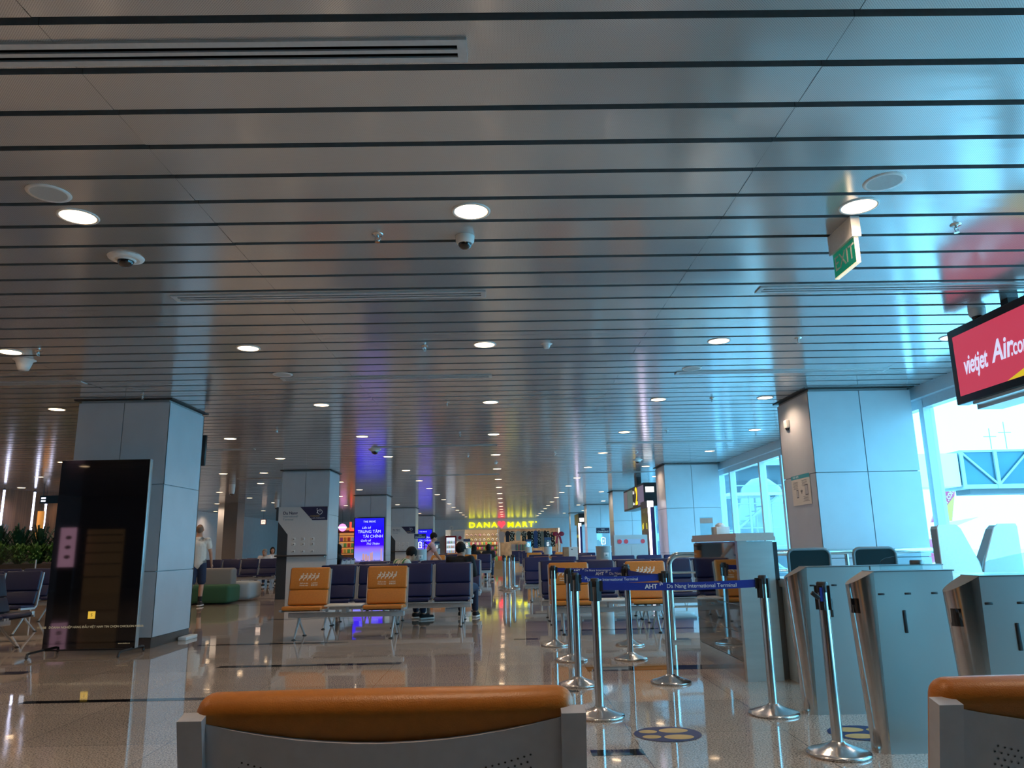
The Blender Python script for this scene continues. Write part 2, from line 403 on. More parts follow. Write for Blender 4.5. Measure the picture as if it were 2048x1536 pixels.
for k in range(-1, 16):
    for i in range(-6, 3):
        x, y = -.182+2.492*i, 4.46+3.235*k
        if y > 57: continue
        if i == -2 and any(c-.2 < y < c+1.4 for c in CY0): x = -6.55
        if i == 2 and any(c-.2 < y < c+1.4 for c in CY0): x = 3.9
        if x < XL: continue
        if k > 11 and i < -3: continue
        if k == -1: lab = 'warm round downlight just ahead of the camera, ' + lines_[i]
        else: lab = 'warm round downlight, %s row ahead, %s' % (ordinal(k), lines_[i])
        if first: dl.location = (x, y, CEIL); dl['label'] = lab; first = False; scan(dl)
        else: dup(dl, (x, y, CEIL), 0, lab)

def diffuser(x0, x1, y, label, first=None):
    w_ = .15
    t = thing('air_diffuser', label, 'air vent', ((x0+x1)/2, y, CEIL), 0, 'linear slot diffusers'); h = (x1-x0)/2
    f = MB()
    f.box((-h, -w_/2, -.012), (h, -w_/2+.035, .0)).box((-h, w_/2-.035, -.012), (h, w_/2, 0)).box((-h, -.012, -.012), (h, .012, 0))
    f.box((-h-.001, -w_/2-.001, -.0125), (-h+.04, w_/2+.001, 0)).box((h-.04, -w_/2-.001, -.0125), (h+.001, w_/2+.001, 0)); f.build('frame', ALU, t)
    MB().box((-h+.03, -w_/2+.03, -.004), (h-.03, w_/2-.03, 0)).build('slots', mat('slot_black', (.004, .004, .004), 1, spec=0), t)
for y, n_ in ((2.86, 'nearest'), (6.05, 'second'), (9.18, 'third'), (15.7, 'fourth'), (22.2, 'fifth')):
    for x0, x1, s_ in ((-2.75, -.13, 'left of centre'), (2.18, 4.84, 'toward the windows'), (-7.8, -5.2, 'on the left side')):
        if n_ == 'nearest' and x0 > 0: continue
        diffuser(x0, x1, y, 'long twin slot air diffuser, %s row, %s' % (n_, s_))

sp_ = thing('ceiling_speaker', 'x', 'speaker', group='flush ceiling speakers')
MB().lathe([(.098, -.006), (.118, -.006), (.122, 0)], 32, cap=False).build('rim', WHITE, sp_)
MB().lathe([(0, -.004), (.098, -.006)], 32, cap=False).build('mesh_cover', mat('speaker_mesh', (.45, .47, .47), .6, var=.1, vscale=300), sp_)
scan(sp_)
spk = [(-2.67, 4.14, 'beside the first left downlight'), (2.31, 4.13, 'beside the first right downlight'), (-2.67, 8.93, 'at the third diffuser, left of centre'), (2.33, 8.96, 'at the third diffuser on the window side')]
for n_, (x, y, l) in enumerate(spk):
    l = 'flat round white ceiling speaker ' + l
    if n_ == 0: sp_.location = (x, y, CEIL); sp_['label'] = l
    else: dup(sp_, (x, y, CEIL), 0, l)

spr = thing('fire_sprinkler', 'x', 'sprinkler', group='pendent fire sprinklers')
MB().lathe([(.012, -.012), (.034, -.008), (.038, 0)], 20).build('escutcheon', CHROME, spr)
q = MB().tube([(0, 0, 0), (0, 0, -.03)], .009, 8).tube([(.014, 0, -.02), (.018, 0, -.04), (0, 0, -.055)], .0035, 6).tube([(-.014, 0, -.02), (-.018, 0, -.04), (0, 0, -.055)], .0035, 6).lathe([(.004, -.054), (.018, -.056), (.018, -.059)], 12)
q.build('head', CHROME, spr); scan(spr)
spn = [(-.834, 4.80, 'left of the small dome camera'), (3.12, 4.77, 'right of the exit sign'), (-.82, 7.72, 'left of the second aisle downlight'), (3.13, 7.63, 'right of the second row downlight'), (-4.86, 7.68, 'by the far left white dome'),
       (-.82, 10.9, 'in the third light row left of the aisle'), (3.1, 10.9, 'between lights by the first window column'), (-4.86, 10.0, 'above the front of the first left column'), (-.82, 14.1, 'in the fourth light row'), (3.1, 14.1, 'in the fourth light row window side'),
       (-4.0, 13.2, 'behind the first left column'), (1.2, 17.4, 'in the fifth light row right of aisle'), (-.82, 17.4, 'in the fifth light row left of aisle'), (3.1, 17.4, 'in the fifth light row near the windows')]
for n_, (x, y, l) in enumerate(spn):
    l = 'small metal pendent sprinkler ' + l
    if n_ == 0: spr.location = (x, y, CEIL); spr['label'] = l
    else: dup(spr, (x, y, CEIL), R(20*n_), l)

def dome(loc, r, h, label, dark=True, wide=0, name='dome_camera'):
    t = thing(name, label, 'security camera' if dark else 'detector', loc)
    if wide: MB().lathe([(wide*.75, -.02), (wide*.95, -.012), (wide, 0)], 28).build('mounting_plate', WHITE, t)
    if dark:
        MB().lathe([(r*.78, -h), (r*.95, -h*.7), (r, 0)], 28, cap=not wide).build('housing', WHITE, t)
        MB().ball((0, 0, -h*.98), (r*.72, r*.72, r*.62), 20, 12).build('lens_dome', GLOSSB, t)
    else:
        MB().lathe([(0, -h), (r*.55, -h*.96), (r*.72, -h*.6), (r*.9, -h*.15), (r*1.25, 0)], 28, cap=False).build('housing', WHITE, t)
    return t
dome((-2.71, 5.15, CEIL), .075, .03, 'large dome camera with white plate right of the far left downlight', wide=.125)
dome((-.242, 4.86, CEIL), .066, .055, 'small white dome camera just behind the first aisle downlight')
dome((-5.23, 8.04, CEIL), .095, .12, 'plain white bowl shaped wireless unit near the left edge', dark=False, name='wireless_access_point')
dome((.476, 7.71, CEIL), .05, .05, 'small white smoke detector right of the second aisle downlight', dark=False, name='smoke_detector')
dome((4.47, 6.72, CEIL), .075, .07, 'white dome camera above the red airline screen')
dome((-2.76, 16.1, CEIL), .10, .05, 'dark dome camera hanging mid hall left of the aisle', wide=.14)
dome((-.2, 19.0, CEIL), .05, .05, 'small smoke detector far down over the aisle', dark=False, name='smoke_detector')
dome((3.4, 19.0, CEIL), .08, .05, 'dome camera ahead of the hanging gate sign', wide=.12)
dome((-8.6, 24.0, CEIL), .1, .3, 'dome camera hanging left of the second left column')
dome((-9.4, 31.5, CEIL), .1, .35, 'dome camera hanging near the pale left wall')

# exit sign
ex = thing('exit_sign', 'green EXIT sign hanging edge-on from the ceiling near the windows', 'sign', (2.35, 4.8, 0))
MB().box((-.03, -.19, 3.16), (.03, .17, 3.30)).build('housing', WHITE, ex)
MB().box((-.012, -.17, 2.99), (.012, .155, 3.165)).build('light_panel', mat('green_acrylic', (.005, .13, .07), .2, emit=(.0, .22, .12), es=.35), ex)
MB().box((-.014, -.176, 2.985), (.014, -.17, 3.165)).box((-.014, -.176, 2.982), (.014, .157, 2.99)).build('edge_frame', mat('sign_edge', (.8, .75, .6), .3, emit=(1, .8, .45), es=.5), ex)
txt('lettering', 'EXIT', .145, mat('exit_text', (.5, .6, .52), .5, var=.02), ex, (-.0135, -.01, 3.075), FACE_NX, depth=.0008)

# red airline screen
sc = thing('airline_screen', 'overhead red airline screen hanging at upper right', 'screen', (4.43, 6.42, 0))
MB().rbox((-.02, -.72, 2.46), (.10, .72, 3.20), .012, 2).build('bezel', mat('bezel_dark', (.01, .02, .03), .3), sc)
red = mat('screen_red', (.15, .01, .02), .3, emit=(.42, .038, .075), es=.85)
MB().box((-.023, -.635, 2.535), (-.019, .635, 3.12)).build('display', red, sc)
MB().prism([(-.634, 2.536), (-.634, 2.80), (-.5, 2.69), (-.3, 2.60), (-.06, 2.536)], -.026, -.0235, plane='yz').build('yellow_swoosh', mat('screen_yellow', (.3, .25, .0), .3, emit=(.55, .42, .02), es=.8), sc)
txt('lettering', 'vietjet', .25, mat('screen_white', (.6, .6, .7), .3, emit=(.55, .55, .75), es=.8), sc, (-.025, .52, 2.80), FACE_NX, 'LEFT', .0008, off=.005, shear=.2, sx=.60, sp=.95)
txt('lettering', 'Air', .27, MATS['screen_white'], sc, (-.025, .095, 2.82), FACE_NX, 'LEFT', .0008, off=.006, shear=.25, sx=.80)
txt('lettering', '.com', .21, MATS['screen_white'], sc, (-.025, -.155, 2.80), FACE_NX, 'LEFT', .0008, off=.003, shear=.2, sx=.62)
MB().box((.10, -.6, 2.40), (.34, .6, 3.05)).build('rear_housing', mat('screen_housing', (.6, .62, .64), .4), sc)
MB().box((.0, -.6, 2.43), (.34, .5, 2.458)).build('lower_tray', ALU, sc)
MB().box((.1, -.05, 3.05), (.2, .05, 3.30)).build('ceiling_bracket', BLKPL, sc)

# ================================================================ SEATING
def seg_mtx(p, q, x=0):
    """frame whose local z runs from p to q (both (y, z)), local y toward the sitter's back"""
    dy, dz = q[0]-p[0], q[1]-p[1]; L = math.hypot(dy, dz)
    zz = Vector((0, dy/L, dz/L)); yy = Vector((0, dz/L, -dy/L))
    return Matrix((Vector((1, 0, 0)), yy, zz)).transposed().to_4x4(), L
def pad_mb(wd, p, q, th, r=.02, bulge=.0):
    """padded cushion along the line p->q (y,z), softly crowned"""
    mt, L = seg_mtx(p, q); mt.translation = (0, p[0], p[1])
    bm = bmesh.new(); bmesh.ops.create_cube(bm, size=1)
    for v in bm.verts: v.co = Vector((v.co.x*wd, v.co.y*th, (v.co.z+.5)*L))
    bmesh.ops.bevel(bm, geom=bm.edges[:], offset=min(r, th*.48), segments=5, affect='EDGES', profile=.5)
    xs = [e for e in bm.edges if abs(e.verts[0].co.x-e.verts[1].co.x) > wd*.5]
    bmesh.ops.subdivide_edges(bm, edges=xs, cuts=7)
    for v in bm.verts:
        c = 1-(2*v.co.x/wd)**2
        if v.co.y < 0: v.co.y += bulge*c*-1
        if v.co.y > 0 and v.co.z > L-.05: v.co.y += .006*c
    bm.verts.index_update()
    o = MB(); o.add([v.co.copy() for v in bm.verts], [[v.index for v in f.verts] for f in bm.faces], 0, True, mt); bm.free(); return o

BKP = [(-.005, .47), (.055, .655), (.13, .955)]         # back profile (y, z)
def picto(mb, mtx):
    for i in range(5):
        cx = -.118+.056*i; S = .9
        def seg(a, b, w0, w1, nrm=(0, 1)):
            d = Vector((b[0]-a[0], 0, b[1]-a[1])).normalized(); n = Vector((-d.z, 0, d.x))
            A = Vector((cx+a[0]*S, 0, a[1]*S)); B = Vector((cx+b[0]*S, 0, b[1]*S))
            vs = [A+n*w0, B+n*w1, B-n*w1, A-n*w0]; vs += [v+Vector((0, -.001, 0)) for v in vs]
            mb.add(vs, [(0, 1, 2, 3), (7, 6, 5, 4), (0, 4, 5, 1), (1, 5, 6, 2), (2, 6, 7, 3), (3, 7, 4, 0)], 0, False, mtx)
        mb.disc((cx+.026*S, -.001, .052*S), .0105, 'y', seg=12, mtx=mtx)
        seg((.024, .036), (.012, -.006), .009, .013); seg((.016, -.006), (-.018, -.016), .010, .008); seg((-.016, -.012), (-.032, -.052), .008, .006)
        if i in (0, 2): seg((.004, .02), (-.012, .01), .012, .010)
        if i in (1, 3): seg((.002, .022), (-.016, .03), .007, .008)
        if i == 4: seg((.01, .022), (-.02, .012), .004, .004)
        if i == 3: mb.disc((cx-.02, -.001, .04), .006, 'y', seg=10, mtx=mtx)
def add_seat(root, x, kind, detail=2):
    lea = ORANGE if kind == 'orange' else BLUE
    mx = Matrix.Translation((x, 0, 0))
    s = pad_mb(.56, (-.335, .425), (.055, .405), .062, .03, 0)
    seat = s.build('seat', lea, root, (x, 0, 0))
    b1 = pad_mb(.56, (-.002, .445), (.066, .648), .05, .022, .012); back = b1.build('backrest', lea, root, (x, 0, 0))
    b2 = pad_mb(.57, (.066, .652), (.140, .962), .056, .027, .004)
    hr = b2.build('headrest', lea, root, (x, 0, 0))
    # shell behind and below
    sh = MB(); pr = [(-.34, .385), (.03, .365), (.07, .40), (.105, .655), (.163, .925)]
    n = 12
    for j in range(len(pr)-1):
        for i in range(n):
            xs = [-.262+.524*i/n, -.262+.524*(i+1)/n]
            def pt(xx, q, top=False):
                c = 1-(xx/.262)**2; z = q[1]; y = q[0]
                if top: z -= .028*c
                if q[1] > .6: y += .012*c
                return (xx, y, z)
            tp = j == len(pr)-2
            a, b = pr[j], pr[j+1]
            v = [pt(xs[0], a), pt(xs[1], a), pt(xs[1], b, tp), pt(xs[0], b, tp)]
            sh.add(v, [(0, 1, 2, 3)], 0, True); sh.add([(p[0], p[1]-.01, p[2]+(.01 if j == 0 else 0)) for p in v], [(0, 3, 2, 1)], 0, True)
            if tp: sh.add([v[3], v[2], (v[2][0], v[2][1]-.012, v[2][2]), (v[3][0], v[3][1]-.012, v[3][2])], [(0, 1, 2, 3)], 0)
    if detail > 2:
        a, b = pr[3], pr[4]
        for rI in range(17):
            for cI in range(46):
                xx = -.216+.0094*cI+(.0047 if rI % 2 else 0)
                if xx > .216: continue
                c = 1-(xx/.262)**2
                t = .865-.030*rI*1.15-.075*c
                if t < .03: continue
                y = a[0]+(b[0]-a[0])*t+.012*c; z = a[1]+(b[1]-.028*c-a[1])*t
                vs = []
                for q in range(6):
                    an = PI/3*q; vs.append((xx+.0017*math.cos(an), y+.0006+.0017*math.sin(an)*.42, z+.0017*math.sin(an)*.9))
                sh.add(vs, [(5, 4, 3, 2, 1, 0)], 1)
    sh.build('shell', [SHELL, BLACK], root, (x, 0, 0))
    for sg in (-1, 1):
        f = MB(); X0, X1 = sg*.262, sg*.298
        pts = [(-.35, .395), (.0, .385), (.055, .42), (.10, .655), (.165, .932)]
        for a, b in zip(pts[:-1], pts[1:]):
            d = Vector((0, b[0]-a[0], b[1]-a[1])).normalized(); nn = Vector((0, d.z, -d.y))
            A, B = Vector((0, *a)), Vector((0, *b)); hw = .014
            vs = []
            for xx in (min(X0, X1), max(X0, X1)):
                for P, sgn in ((A-d*.004, -1), (B+d*.004, -1), (B+d*.004, 1), (A-d*.004, 1)): vs.append(P+nn*hw*sgn+Vector((xx, 0, 0)))
            f.add(vs, [(0, 1, 2, 3), (7, 6, 5, 4), (0, 4, 5, 1), (1, 5, 6, 2), (2, 6, 7, 3), (3, 7, 4, 0)], 0)
        f.build('side_rail', SILVER if detail < 3 else SHELL, root, (x, 0, 0))
    if kind == 'orange' and detail >= 2:
        mt, L = seg_mtx((.066, .652), (.138, .958)); base = Matrix.Translation((0, .066, .652)) @ mt
        g = MB(); mm = base @ Matrix.Translation((0, -.0312, .175)); picto(g, mm); g.build('priority_symbols', PRINT, hr)
        rx = (R(90)-math.atan2(.072, .306), 0, 0)
        for s_, dx, dz in (('Ghế ưu tiên', -.075, .088), ('Priority seat', -.075, .058), ('노약자석', .075, .088), ('老弱病残', .075, .058)):
            p = base @ Vector((dx, -.0318, dz)); txt('printed_text', s_, .024, PRINT, hr, (p.x, p.y, p.z), rx, depth=.0004, off=.0006)
def bench(label, n, kinds, loc, rz=0, pitch=.62, table=(), group=None, detail=2):
    """beam seat: n places; kinds[i] = orange / blue / table"""
    t = thing('airport_bench', label, 'bench', loc, rz, group)
    W = pitch*n
    MB().rbox((-W/2+.02, -.04, .275), (W/2-.02, .04, .345), .008, 2).build('beam', ALU, t)
    for i in range(n):
        x = -W/2+pitch*(i+.5)
        if kinds[i] == 'table':
            MB().rbox((-.255, -.30, .435), (.255, .06, .462), .012, 3).build('side_table', TABLE, t, (x, 0, 0))
            MB().box((-.03, -.2, .345), (.03, .02, .436)).build('table_bracket', ALU, t, (x, 0, 0))
        else: add_seat(t, x, kinds[i], detail)
    for x in ((-W/2+.17, W/2-.17) if n < 4 else (-W/2+.17, 0, W/2-.17)):
        l = MB()
        l.tube([(0, .02, .30), (0, -.05, .2), (0, -.22, .03), (0, -.245, .012)], [.022, .018, .014, .014], 8)
        l.tube([(0, -.02, .30), (0, .06, .2), (0, .30, .035), (0, .335, .012)], [.022, .018, .014, .014], 8)
        l.lathe([(.03, 0), (.032, .008), (.012, .016)], 12, 1, Matrix.Translation((0, -.245, 0))).lathe([(.03, 0), (.032, .008), (.012, .016)], 12, 1, Matrix.Translation((0, .335, 0)))
        l.build('leg', [ALU, BLKPL], t, (x, 0, 0))
    return t
OTO = ['orange', 'table', 'orange']
b_or = bench('orange priority bench with table in front of the blue rows, left of aisle', 3, OTO, (-2.26, 11.12, 0), 0, .5583); scan(b_or)
dup(b_or, (1.47, 11.12, 0), 0, 'orange priority bench with table behind the blue belts, right of aisle')
near = bench('orange seats with grey perforated backs right in front of the camera', 3, OTO, (.375, 1.355, 0), PI, .5583, detail=3)
near.scale = (1, 1, 1.03)
B4 = bench('navy bench of four facing the camera, behind the left orange bench', 4, ['blue']*4, (-1.78, 12.5, 0), 0); scan(B4)
B3 = bench('navy bench of three, first behind the right orange bench', 3, ['blue']*3, (1.48, 12.5, 0), 0); scan(B3)
dup(B3, (3.36, 12.5, 0), 0, 'navy bench of three behind the tall counter, beside the window column')
dup(B4, (-1.78, 13.25, 0), PI, 'navy bench of four facing away, where the man in black sits')
dup(B3, (1.48, 13.25, 0), PI, 'navy bench of three facing away, second row right of aisle')
dup(B3, (3.36, 13.25, 0), PI, 'navy bench of three facing away, second row next to the window column')
rows = [(B4, -1.72, 15.4, 0, 'navy bench of four facing the camera, third row left of aisle'), (B4, -1.72, 16.1, PI, 'navy bench of four facing away, fourth row left of aisle'),
        (B3, 1.34, 17.5, 0, 'navy bench of three facing the camera, third row right of aisle'), (B3, 3.3, 17.5, 0, 'navy bench of three facing the camera, third row near the windows'),
        (B3, 1.6, 22.3, 0, 'navy bench of three facing the camera, fifth row right of aisle'), (B3, 3.4, 26.0, 0, 'navy bench of three under the gate sign'),
        (B4, -1.75, 28.6, 0, 'navy bench of four facing the camera, far row left of aisle'), (B4, -1.75, 32.0, 0, 'navy bench of four, farther row left of aisle'), (B4, -1.75, 37.5, 0, 'navy bench of four, last row left of aisle'),
        (B3, 1.6, 31.0, 0, 'navy bench of three, far row right of aisle'), (B3, 1.6, 38.0, 0, 'navy bench of three, last row right of aisle'),
        (B4, -9.0, 26.3, 0, 'navy bench of four by the pale left wall, beyond the walking man'), (B4, -6.5, 26.3, 0, 'navy bench of four just left of the charging board column'), (B4, -9.0, 30.5, 0, 'navy bench of four, second row by the pale left wall'),
        (B4, -8.75, 12.55, 0, 'navy bench of four left of the black totem'), (B4, -11.3, 12.55, 0, 'navy bench of four at the left edge below the plants'), (B4, -8.75, 15.0, 0, 'navy bench of four, second row below the plants'), (B4, -11.3, 15.0, 0, 'navy bench of four, second row at the left edge'),
        (B3, -6.85, 9.95, R(90), 'navy bench seen end-on at the left edge')]
for b_, x, y, rz, l in rows: dup(b_, (x, y, 0), rz, l)
for x, y, rz, l in ((1.5, 18.2, PI, 'orange priority bench facing away, fourth row right of aisle'), (-1.85, 27.2, 0, 'orange priority bench far down the left of the aisle'), (1.6, 23.0, PI, 'orange priority bench facing away, sixth row right of aisle'),
        (1.7, 30.2, 0, 'orange priority bench far down the right of the aisle'), (-1.85, 36.0, 0, 'orange priority bench, farthest left of the aisle')):
    dup(b_or, (x, y, 0), rz, l)

# ================================================================ STANCHIONS AND BELTS
S0 = thing('stanchion', 'x', 'barrier post', group='steel belt stanchions')
MB().lathe([(.172, 0), (.178, .006), (.176, .016), (.155, .024), (.09, .045), (.045, .064), (.034, .075)], 40).build('base', STEEL, S0)
MB().lathe([(.0315, .06), (.0315, .94), (.029, .948)], 24).build('post', STEEL, S0)
cm = MB().lathe([(.033, .90), (.033, .955), (.026, .962)], 20)
for a in range(4):
    cm.box((-.012, .028, .80), (.012, .045, .94), mtx=Matrix.Rotation(a*PI/2, 4, 'Z'))
cm.build('belt_head', BLKPL, S0); scan(S0)
posts = {'A': (.60, 9.75), 'B': (.69, 8.50), 'C': (.63, 7.03), 'D': (.662, 5.76), 'E': (1.51, 9.65), 'F': (1.33, 8.50), 'G': (1.45, 7.05), 'H': (1.90, 5.72), 'I': (1.90, 4.655)}
pl = {'A': 'farthest stanchion of the left line, before the orange seats', 'B': 'third stanchion from the camera in the left line', 'C': 'second stanchion from the camera in the left line', 'D': 'nearest stanchion of the left line, holding the front belt',
      'E': 'farthest stanchion of the middle line, base behind another base', 'F': 'stanchion where two belts meet before the right orange seat', 'G': 'middle stanchion left of the tall counter', 'H': 'stanchion holding the right end of the front belt', 'I': 'loose stanchion without belt between the steel gates'}
for i, (k_, (x, y)) in enumerate(posts.items()):
    if i == 0: S0.location = (x, y, 0); S0['label'] = pl[k_]
    else: dup(S0, (x, y, 0), R(7*i), pl[k_])
far_lab = ['first', 'second', 'third']
for i, (x, y) in enumerate(((-.02, 22.2), (.10, 21.7), (.25, 22.7), (-.05, 23.6), (.22, 24.4))):
    dup(S0, (x, y, 0), 0, 'far stanchion at the aisle end, %s' % ['left one with low base', 'nearest of the cluster', 'right one of the front three', 'left rear one', 'rear right one'][i])
def belt(a, b, label, texts, z=.905, half=.028):
    A, B = Vector((*posts[a], 0)), Vector((*posts[b], 0)); d = (B-A); L = d.length; ang = math.atan2(d.y, d.x)
    t = thing('barrier_belt', label, 'belt', ((A.x+B.x)/2, (A.y+B.y)/2, 0), ang)
    s = MB(); N = 14; h = L/2-.045
    for i in range(N):
        u0, u1 = -1+2*i/N, -1+2*(i+1)/N; f = lambda u: -.012*(1-u*u)
        s.add([(u0*h, 0, z-half+f(u0)), (u1*h, 0, z-half+f(u1)), (u1*h, 0, z+half+f(u1)), (u0*h, 0, z+half+f(u0)),
               (u0*h, .002, z-half+f(u0)), (u1*h, .002, z-half+f(u1)), (u1*h, .002, z+half+f(u1)), (u0*h, .002, z+half+f(u0))],
              [(0, 1, 2, 3), (7, 6, 5, 4), (3, 2, 6, 7), (4, 5, 1, 0)])
    s.build('webbing', BELT, t)
    MB().box((-h-.012, -.008, z-.038), (-h+.012, .01, z+.038)).build('end_clip', BLKPL, t)
    MB().box((h-.012, -.008, z-.038), (h+.012, .01, z+.038)).build('end_clip', BLKPL, t)
    for (s_, sz, x, off) in texts: txt('printed_text', s_, sz, WTEXT, t, (x, -.0015, z-.011), align='LEFT', depth=.0004, off=off)
    if texts:
        x0 = texts[0][2]+.108
        g = MB()
        for k_, (dx, dz) in enumerate(((0, 0), (.014, .004), (.007, .012))):
            g.add([(x0+dx, -.002, z+.0+dz), (x0+dx+.012, -.002, z+.008+dz), (x0+dx+.006, -.002, z-.006+dz)], [(0, 2, 1)])
            g.add([(x0+dx-.004, -.002, z+.010+dz), (x0+dx+.010, -.002, z+.009+dz), (x0+dx+.0, -.002, z+.006+dz)], [(0, 2, 1)])
        g.build('logo_mark', WTEXT, t)
belt('D', 'H', 'front blue belt with white terminal lettering', [('AHT', .045, -.25, .0012), ('Da Nang International Terminal', .040, -.09, 0)])
belt('C', 'G', 'blue belt of the second row ending at the middle stanchion', [('AHT', .042, -.43, .0012), ('Da Nang International Terminal', .036, -.30, 0)])
belt('F', 'G', 'short blue belt running back beside the right orange seat', [])
belt('B', 'F', 'blue belt of the third row, with logo letters', [('AHT', .045, -.02, .0012), ('Da Nang', .040, .13, 0)])
belt('A', 'E', 'farthest blue belt, partly hidden behind the others', [('AHT', .042, -.2, .0012), ('Da Nang International', .036, -.06, 0)])
# the pulled-out clip on the loose stanchion
cl = thing('belt_clip', 'loose black belt end dangling from the nearest right stanchion', 'belt clip', (1.87, 4.615, 0))
MB().rbox((-.055, -.012, .855), (.0, .006, .88), .004, 2, mtx=Matrix.Translation((-.01, 0, 0)) @ Matrix.Translation((0, 0, .87)) @ Matrix.Rotation(R(40), 4, 'Y') @ Matrix.Translation((0, 0, -.87))).build('clip', BLKPL, cl)
MB().box((-.004, -.002, .85), (.018, .0, .93)).build('webbing', BELT, cl)

# ================================================================ COUNTERS
ct = thing('gate_counter', 'tall gate counter with black glass side and pale steel end', 'counter', (2.28, 7.8, 0))
cc = MB(); x0, x1, y0, y1 = -.155, .17, -.80, .83
cc.box((x0+.01, y0+.02, .0), (x1, y1, 1.21)).build('carcass', mat('counter_steel', (.62, .65, .63), .3, metal=.7, var=.04, vscale=3, stretch=(1, 1, 8)), ct)
MB().box((x0-.02, y0-.01, 1.215), (x1+.02, y1+.02, 1.25)).box((x0-.012, y0+0, 1.25), (x1+.012, y1+.01, 1.285)).build('worktop', mat('counter_top', (.62, .58, .52), .35, var=.03), ct)
for i, (za, zb) in enumerate(((.16, .40), (.405, .64), (.645, 1.20))):
    MB().box((x0-.004, y0+.07, za), (x0+.01, y1, zb)).build('glass_panel', GLOSSB, ct)
MB().box((x0-.006, y0+.07, .0), (x0+.01, y1, .155)).build('kick_plate', STEEL, ct)
MB().box((x0-.006, y0, .0), (x0+.08, y0+.07, 1.215)).build('corner_post', MATS['counter_steel'], ct)
MB().box((x1+.01, y0+.05, .86), (x1+.05, y1-.1, 1.2)).build('rear_edge', BLKPL, ct)
lc = thing('low_desk', 'low gate desk behind the steel gates, pale front and steel edge', 'desk', (3.8, 7.1, 0))
MB().box((-1.27, -.28, 0), (1.95, .35, .80)).build('front', mat('desk_front', (.55, .62, .62), .35, var=.02), lc)
MB().box((-1.30, -.31, .80), (1.98, .38, .875)).build('worktop', mat('desk_top', (.66, .68, .66), .3, metal=.3, var=.02), lc)
MB().box((-1.27, -.285, 0), (-1.2, -.2, .80)).box((-1.35, .0, 0), (-1.27, .3, .86)).build('side_panel', DKSTEEL, lc)
tb = thing('tissue_box', 'white tissue box on top of the tall counter', 'tissue box', (2.33, 8.25, 1.285), R(8))
MB().rbox((-.075, -.07, 0), (.075, .07, .085), .004, 2).build('carton', WHITE, tb)
MB().lathe([(.05, .085), (.055, .10), (.035, .12), (.012, .128)], 9).build('tissue', mat('tissue_paper', (.85, .86, .86), .8, bump=.5, bscale=20), tb)
ah = thing('sign_holder', 'clear acrylic sign holder left of the tissue box', 'sign holder', (2.17, 8.2, 1.285))
MB().box((-.07, 0, 0), (.07, .004, .19)).box((-.07, 0, 0), (.07, .06, .004)).build('acrylic_plate', ACRYL, ah)
MB().box((-.068, -.001, .125), (.068, 0, .18)).build('paper', mat('holder_paper', (.5, .48, .45), .6, var=.05), ah)

# pipe railing behind the counter
rl = thing('pipe_railing', 'stainless pipe railing curving down, behind counter and chairs', 'railing', (2.1, 9.9, 0))
def arc(c, r, a0, a1, n=6): return [(c[0]+r*math.cos(R(a0+(a1-a0)*i/n)), 0, c[1]+r*math.sin(R(a0+(a1-a0)*i/n))) for i in range(n+1)]
MB().tube([(0, 0, 0.0), (0, 0, .9)] + arc((.13, .93), .13, 180, 90) + [(1.8, 0, 1.06), (3.35, 0, 1.06)] + arc((3.4, .93), .13, 90, 0) + [(3.53, 0, 0)], .036, 14).build('top_pipe', CHROME, rl)
for z in (.84, .62, .42): MB().tube([(0, 0, z), (3.53, 0, z)], .014, 8).build('cross_rail', CHROME, rl)
for x in (1.1, 2.3): MB().tube([(x, 0, 0), (x, 0, 1.05)], .025, 10).build('post', CHROME, rl)
MB().box((-.12, -.1, 0), (.2, .1, .03)).build('floor_plate', STEEL, rl)

def office_chair(x, y, label, rz=0):
    t = thing('mesh_chair', label, 'office chair', (x, y, 0), rz)
    f = MB(); w_, z0, z1, r_ = .215, .62, 1.12, .06
    ring = [(-w_, 0, z0), (-w_-.005, 0, z1-r_)] + [(-w_+r_-r_*math.cos(a), 0, z1-r_+r_*math.sin(a)) for a in (R(30), R(60), R(90))] + [(w_-r_+r_*math.sin(a), 0, z1-r_+r_*math.cos(a)) for a in (0, R(30), R(60), R(90))] + [(w_, 0, z0), (0, 0, z0-.01), (-w_, 0, z0)]
    f.tube(ring, .016, 8).build('back_frame', mat('chair_frame_grey', (.20, .22, .23), .3), t)
    MB().box((-w_, -.004, z0), (w_, .004, z1-.01)).build('mesh_back', mat('dark_mesh', (.008, .02, .022), .9, var=.4, vscale=500), t)
    MB().rbox((-.24, .0-.46, .44), (.24, -.0, .50), .03, 3).build('seat', BLKPL, t)
    MB().lathe([(.03, .10), (.03, .45)], 12).build('gas_column', CHROME, t, (0, -.22, 0))
    for k in range(5):
        a = 2*PI*k/5; MB().tube([(0, -.22, .1), (.28*math.cos(a), -.22+.28*math.sin(a), .06)], .02, 8).ball((.28*math.cos(a), -.22+.28*math.sin(a), .03), .03, 8, 6).build('foot', BLKPL, t)
office_chair(3.16, 8.0, 'black mesh office chair behind the low desk, left one', PI)
office_chair(3.80, 7.9, 'black mesh office chair behind the low desk, right one before the column', PI)

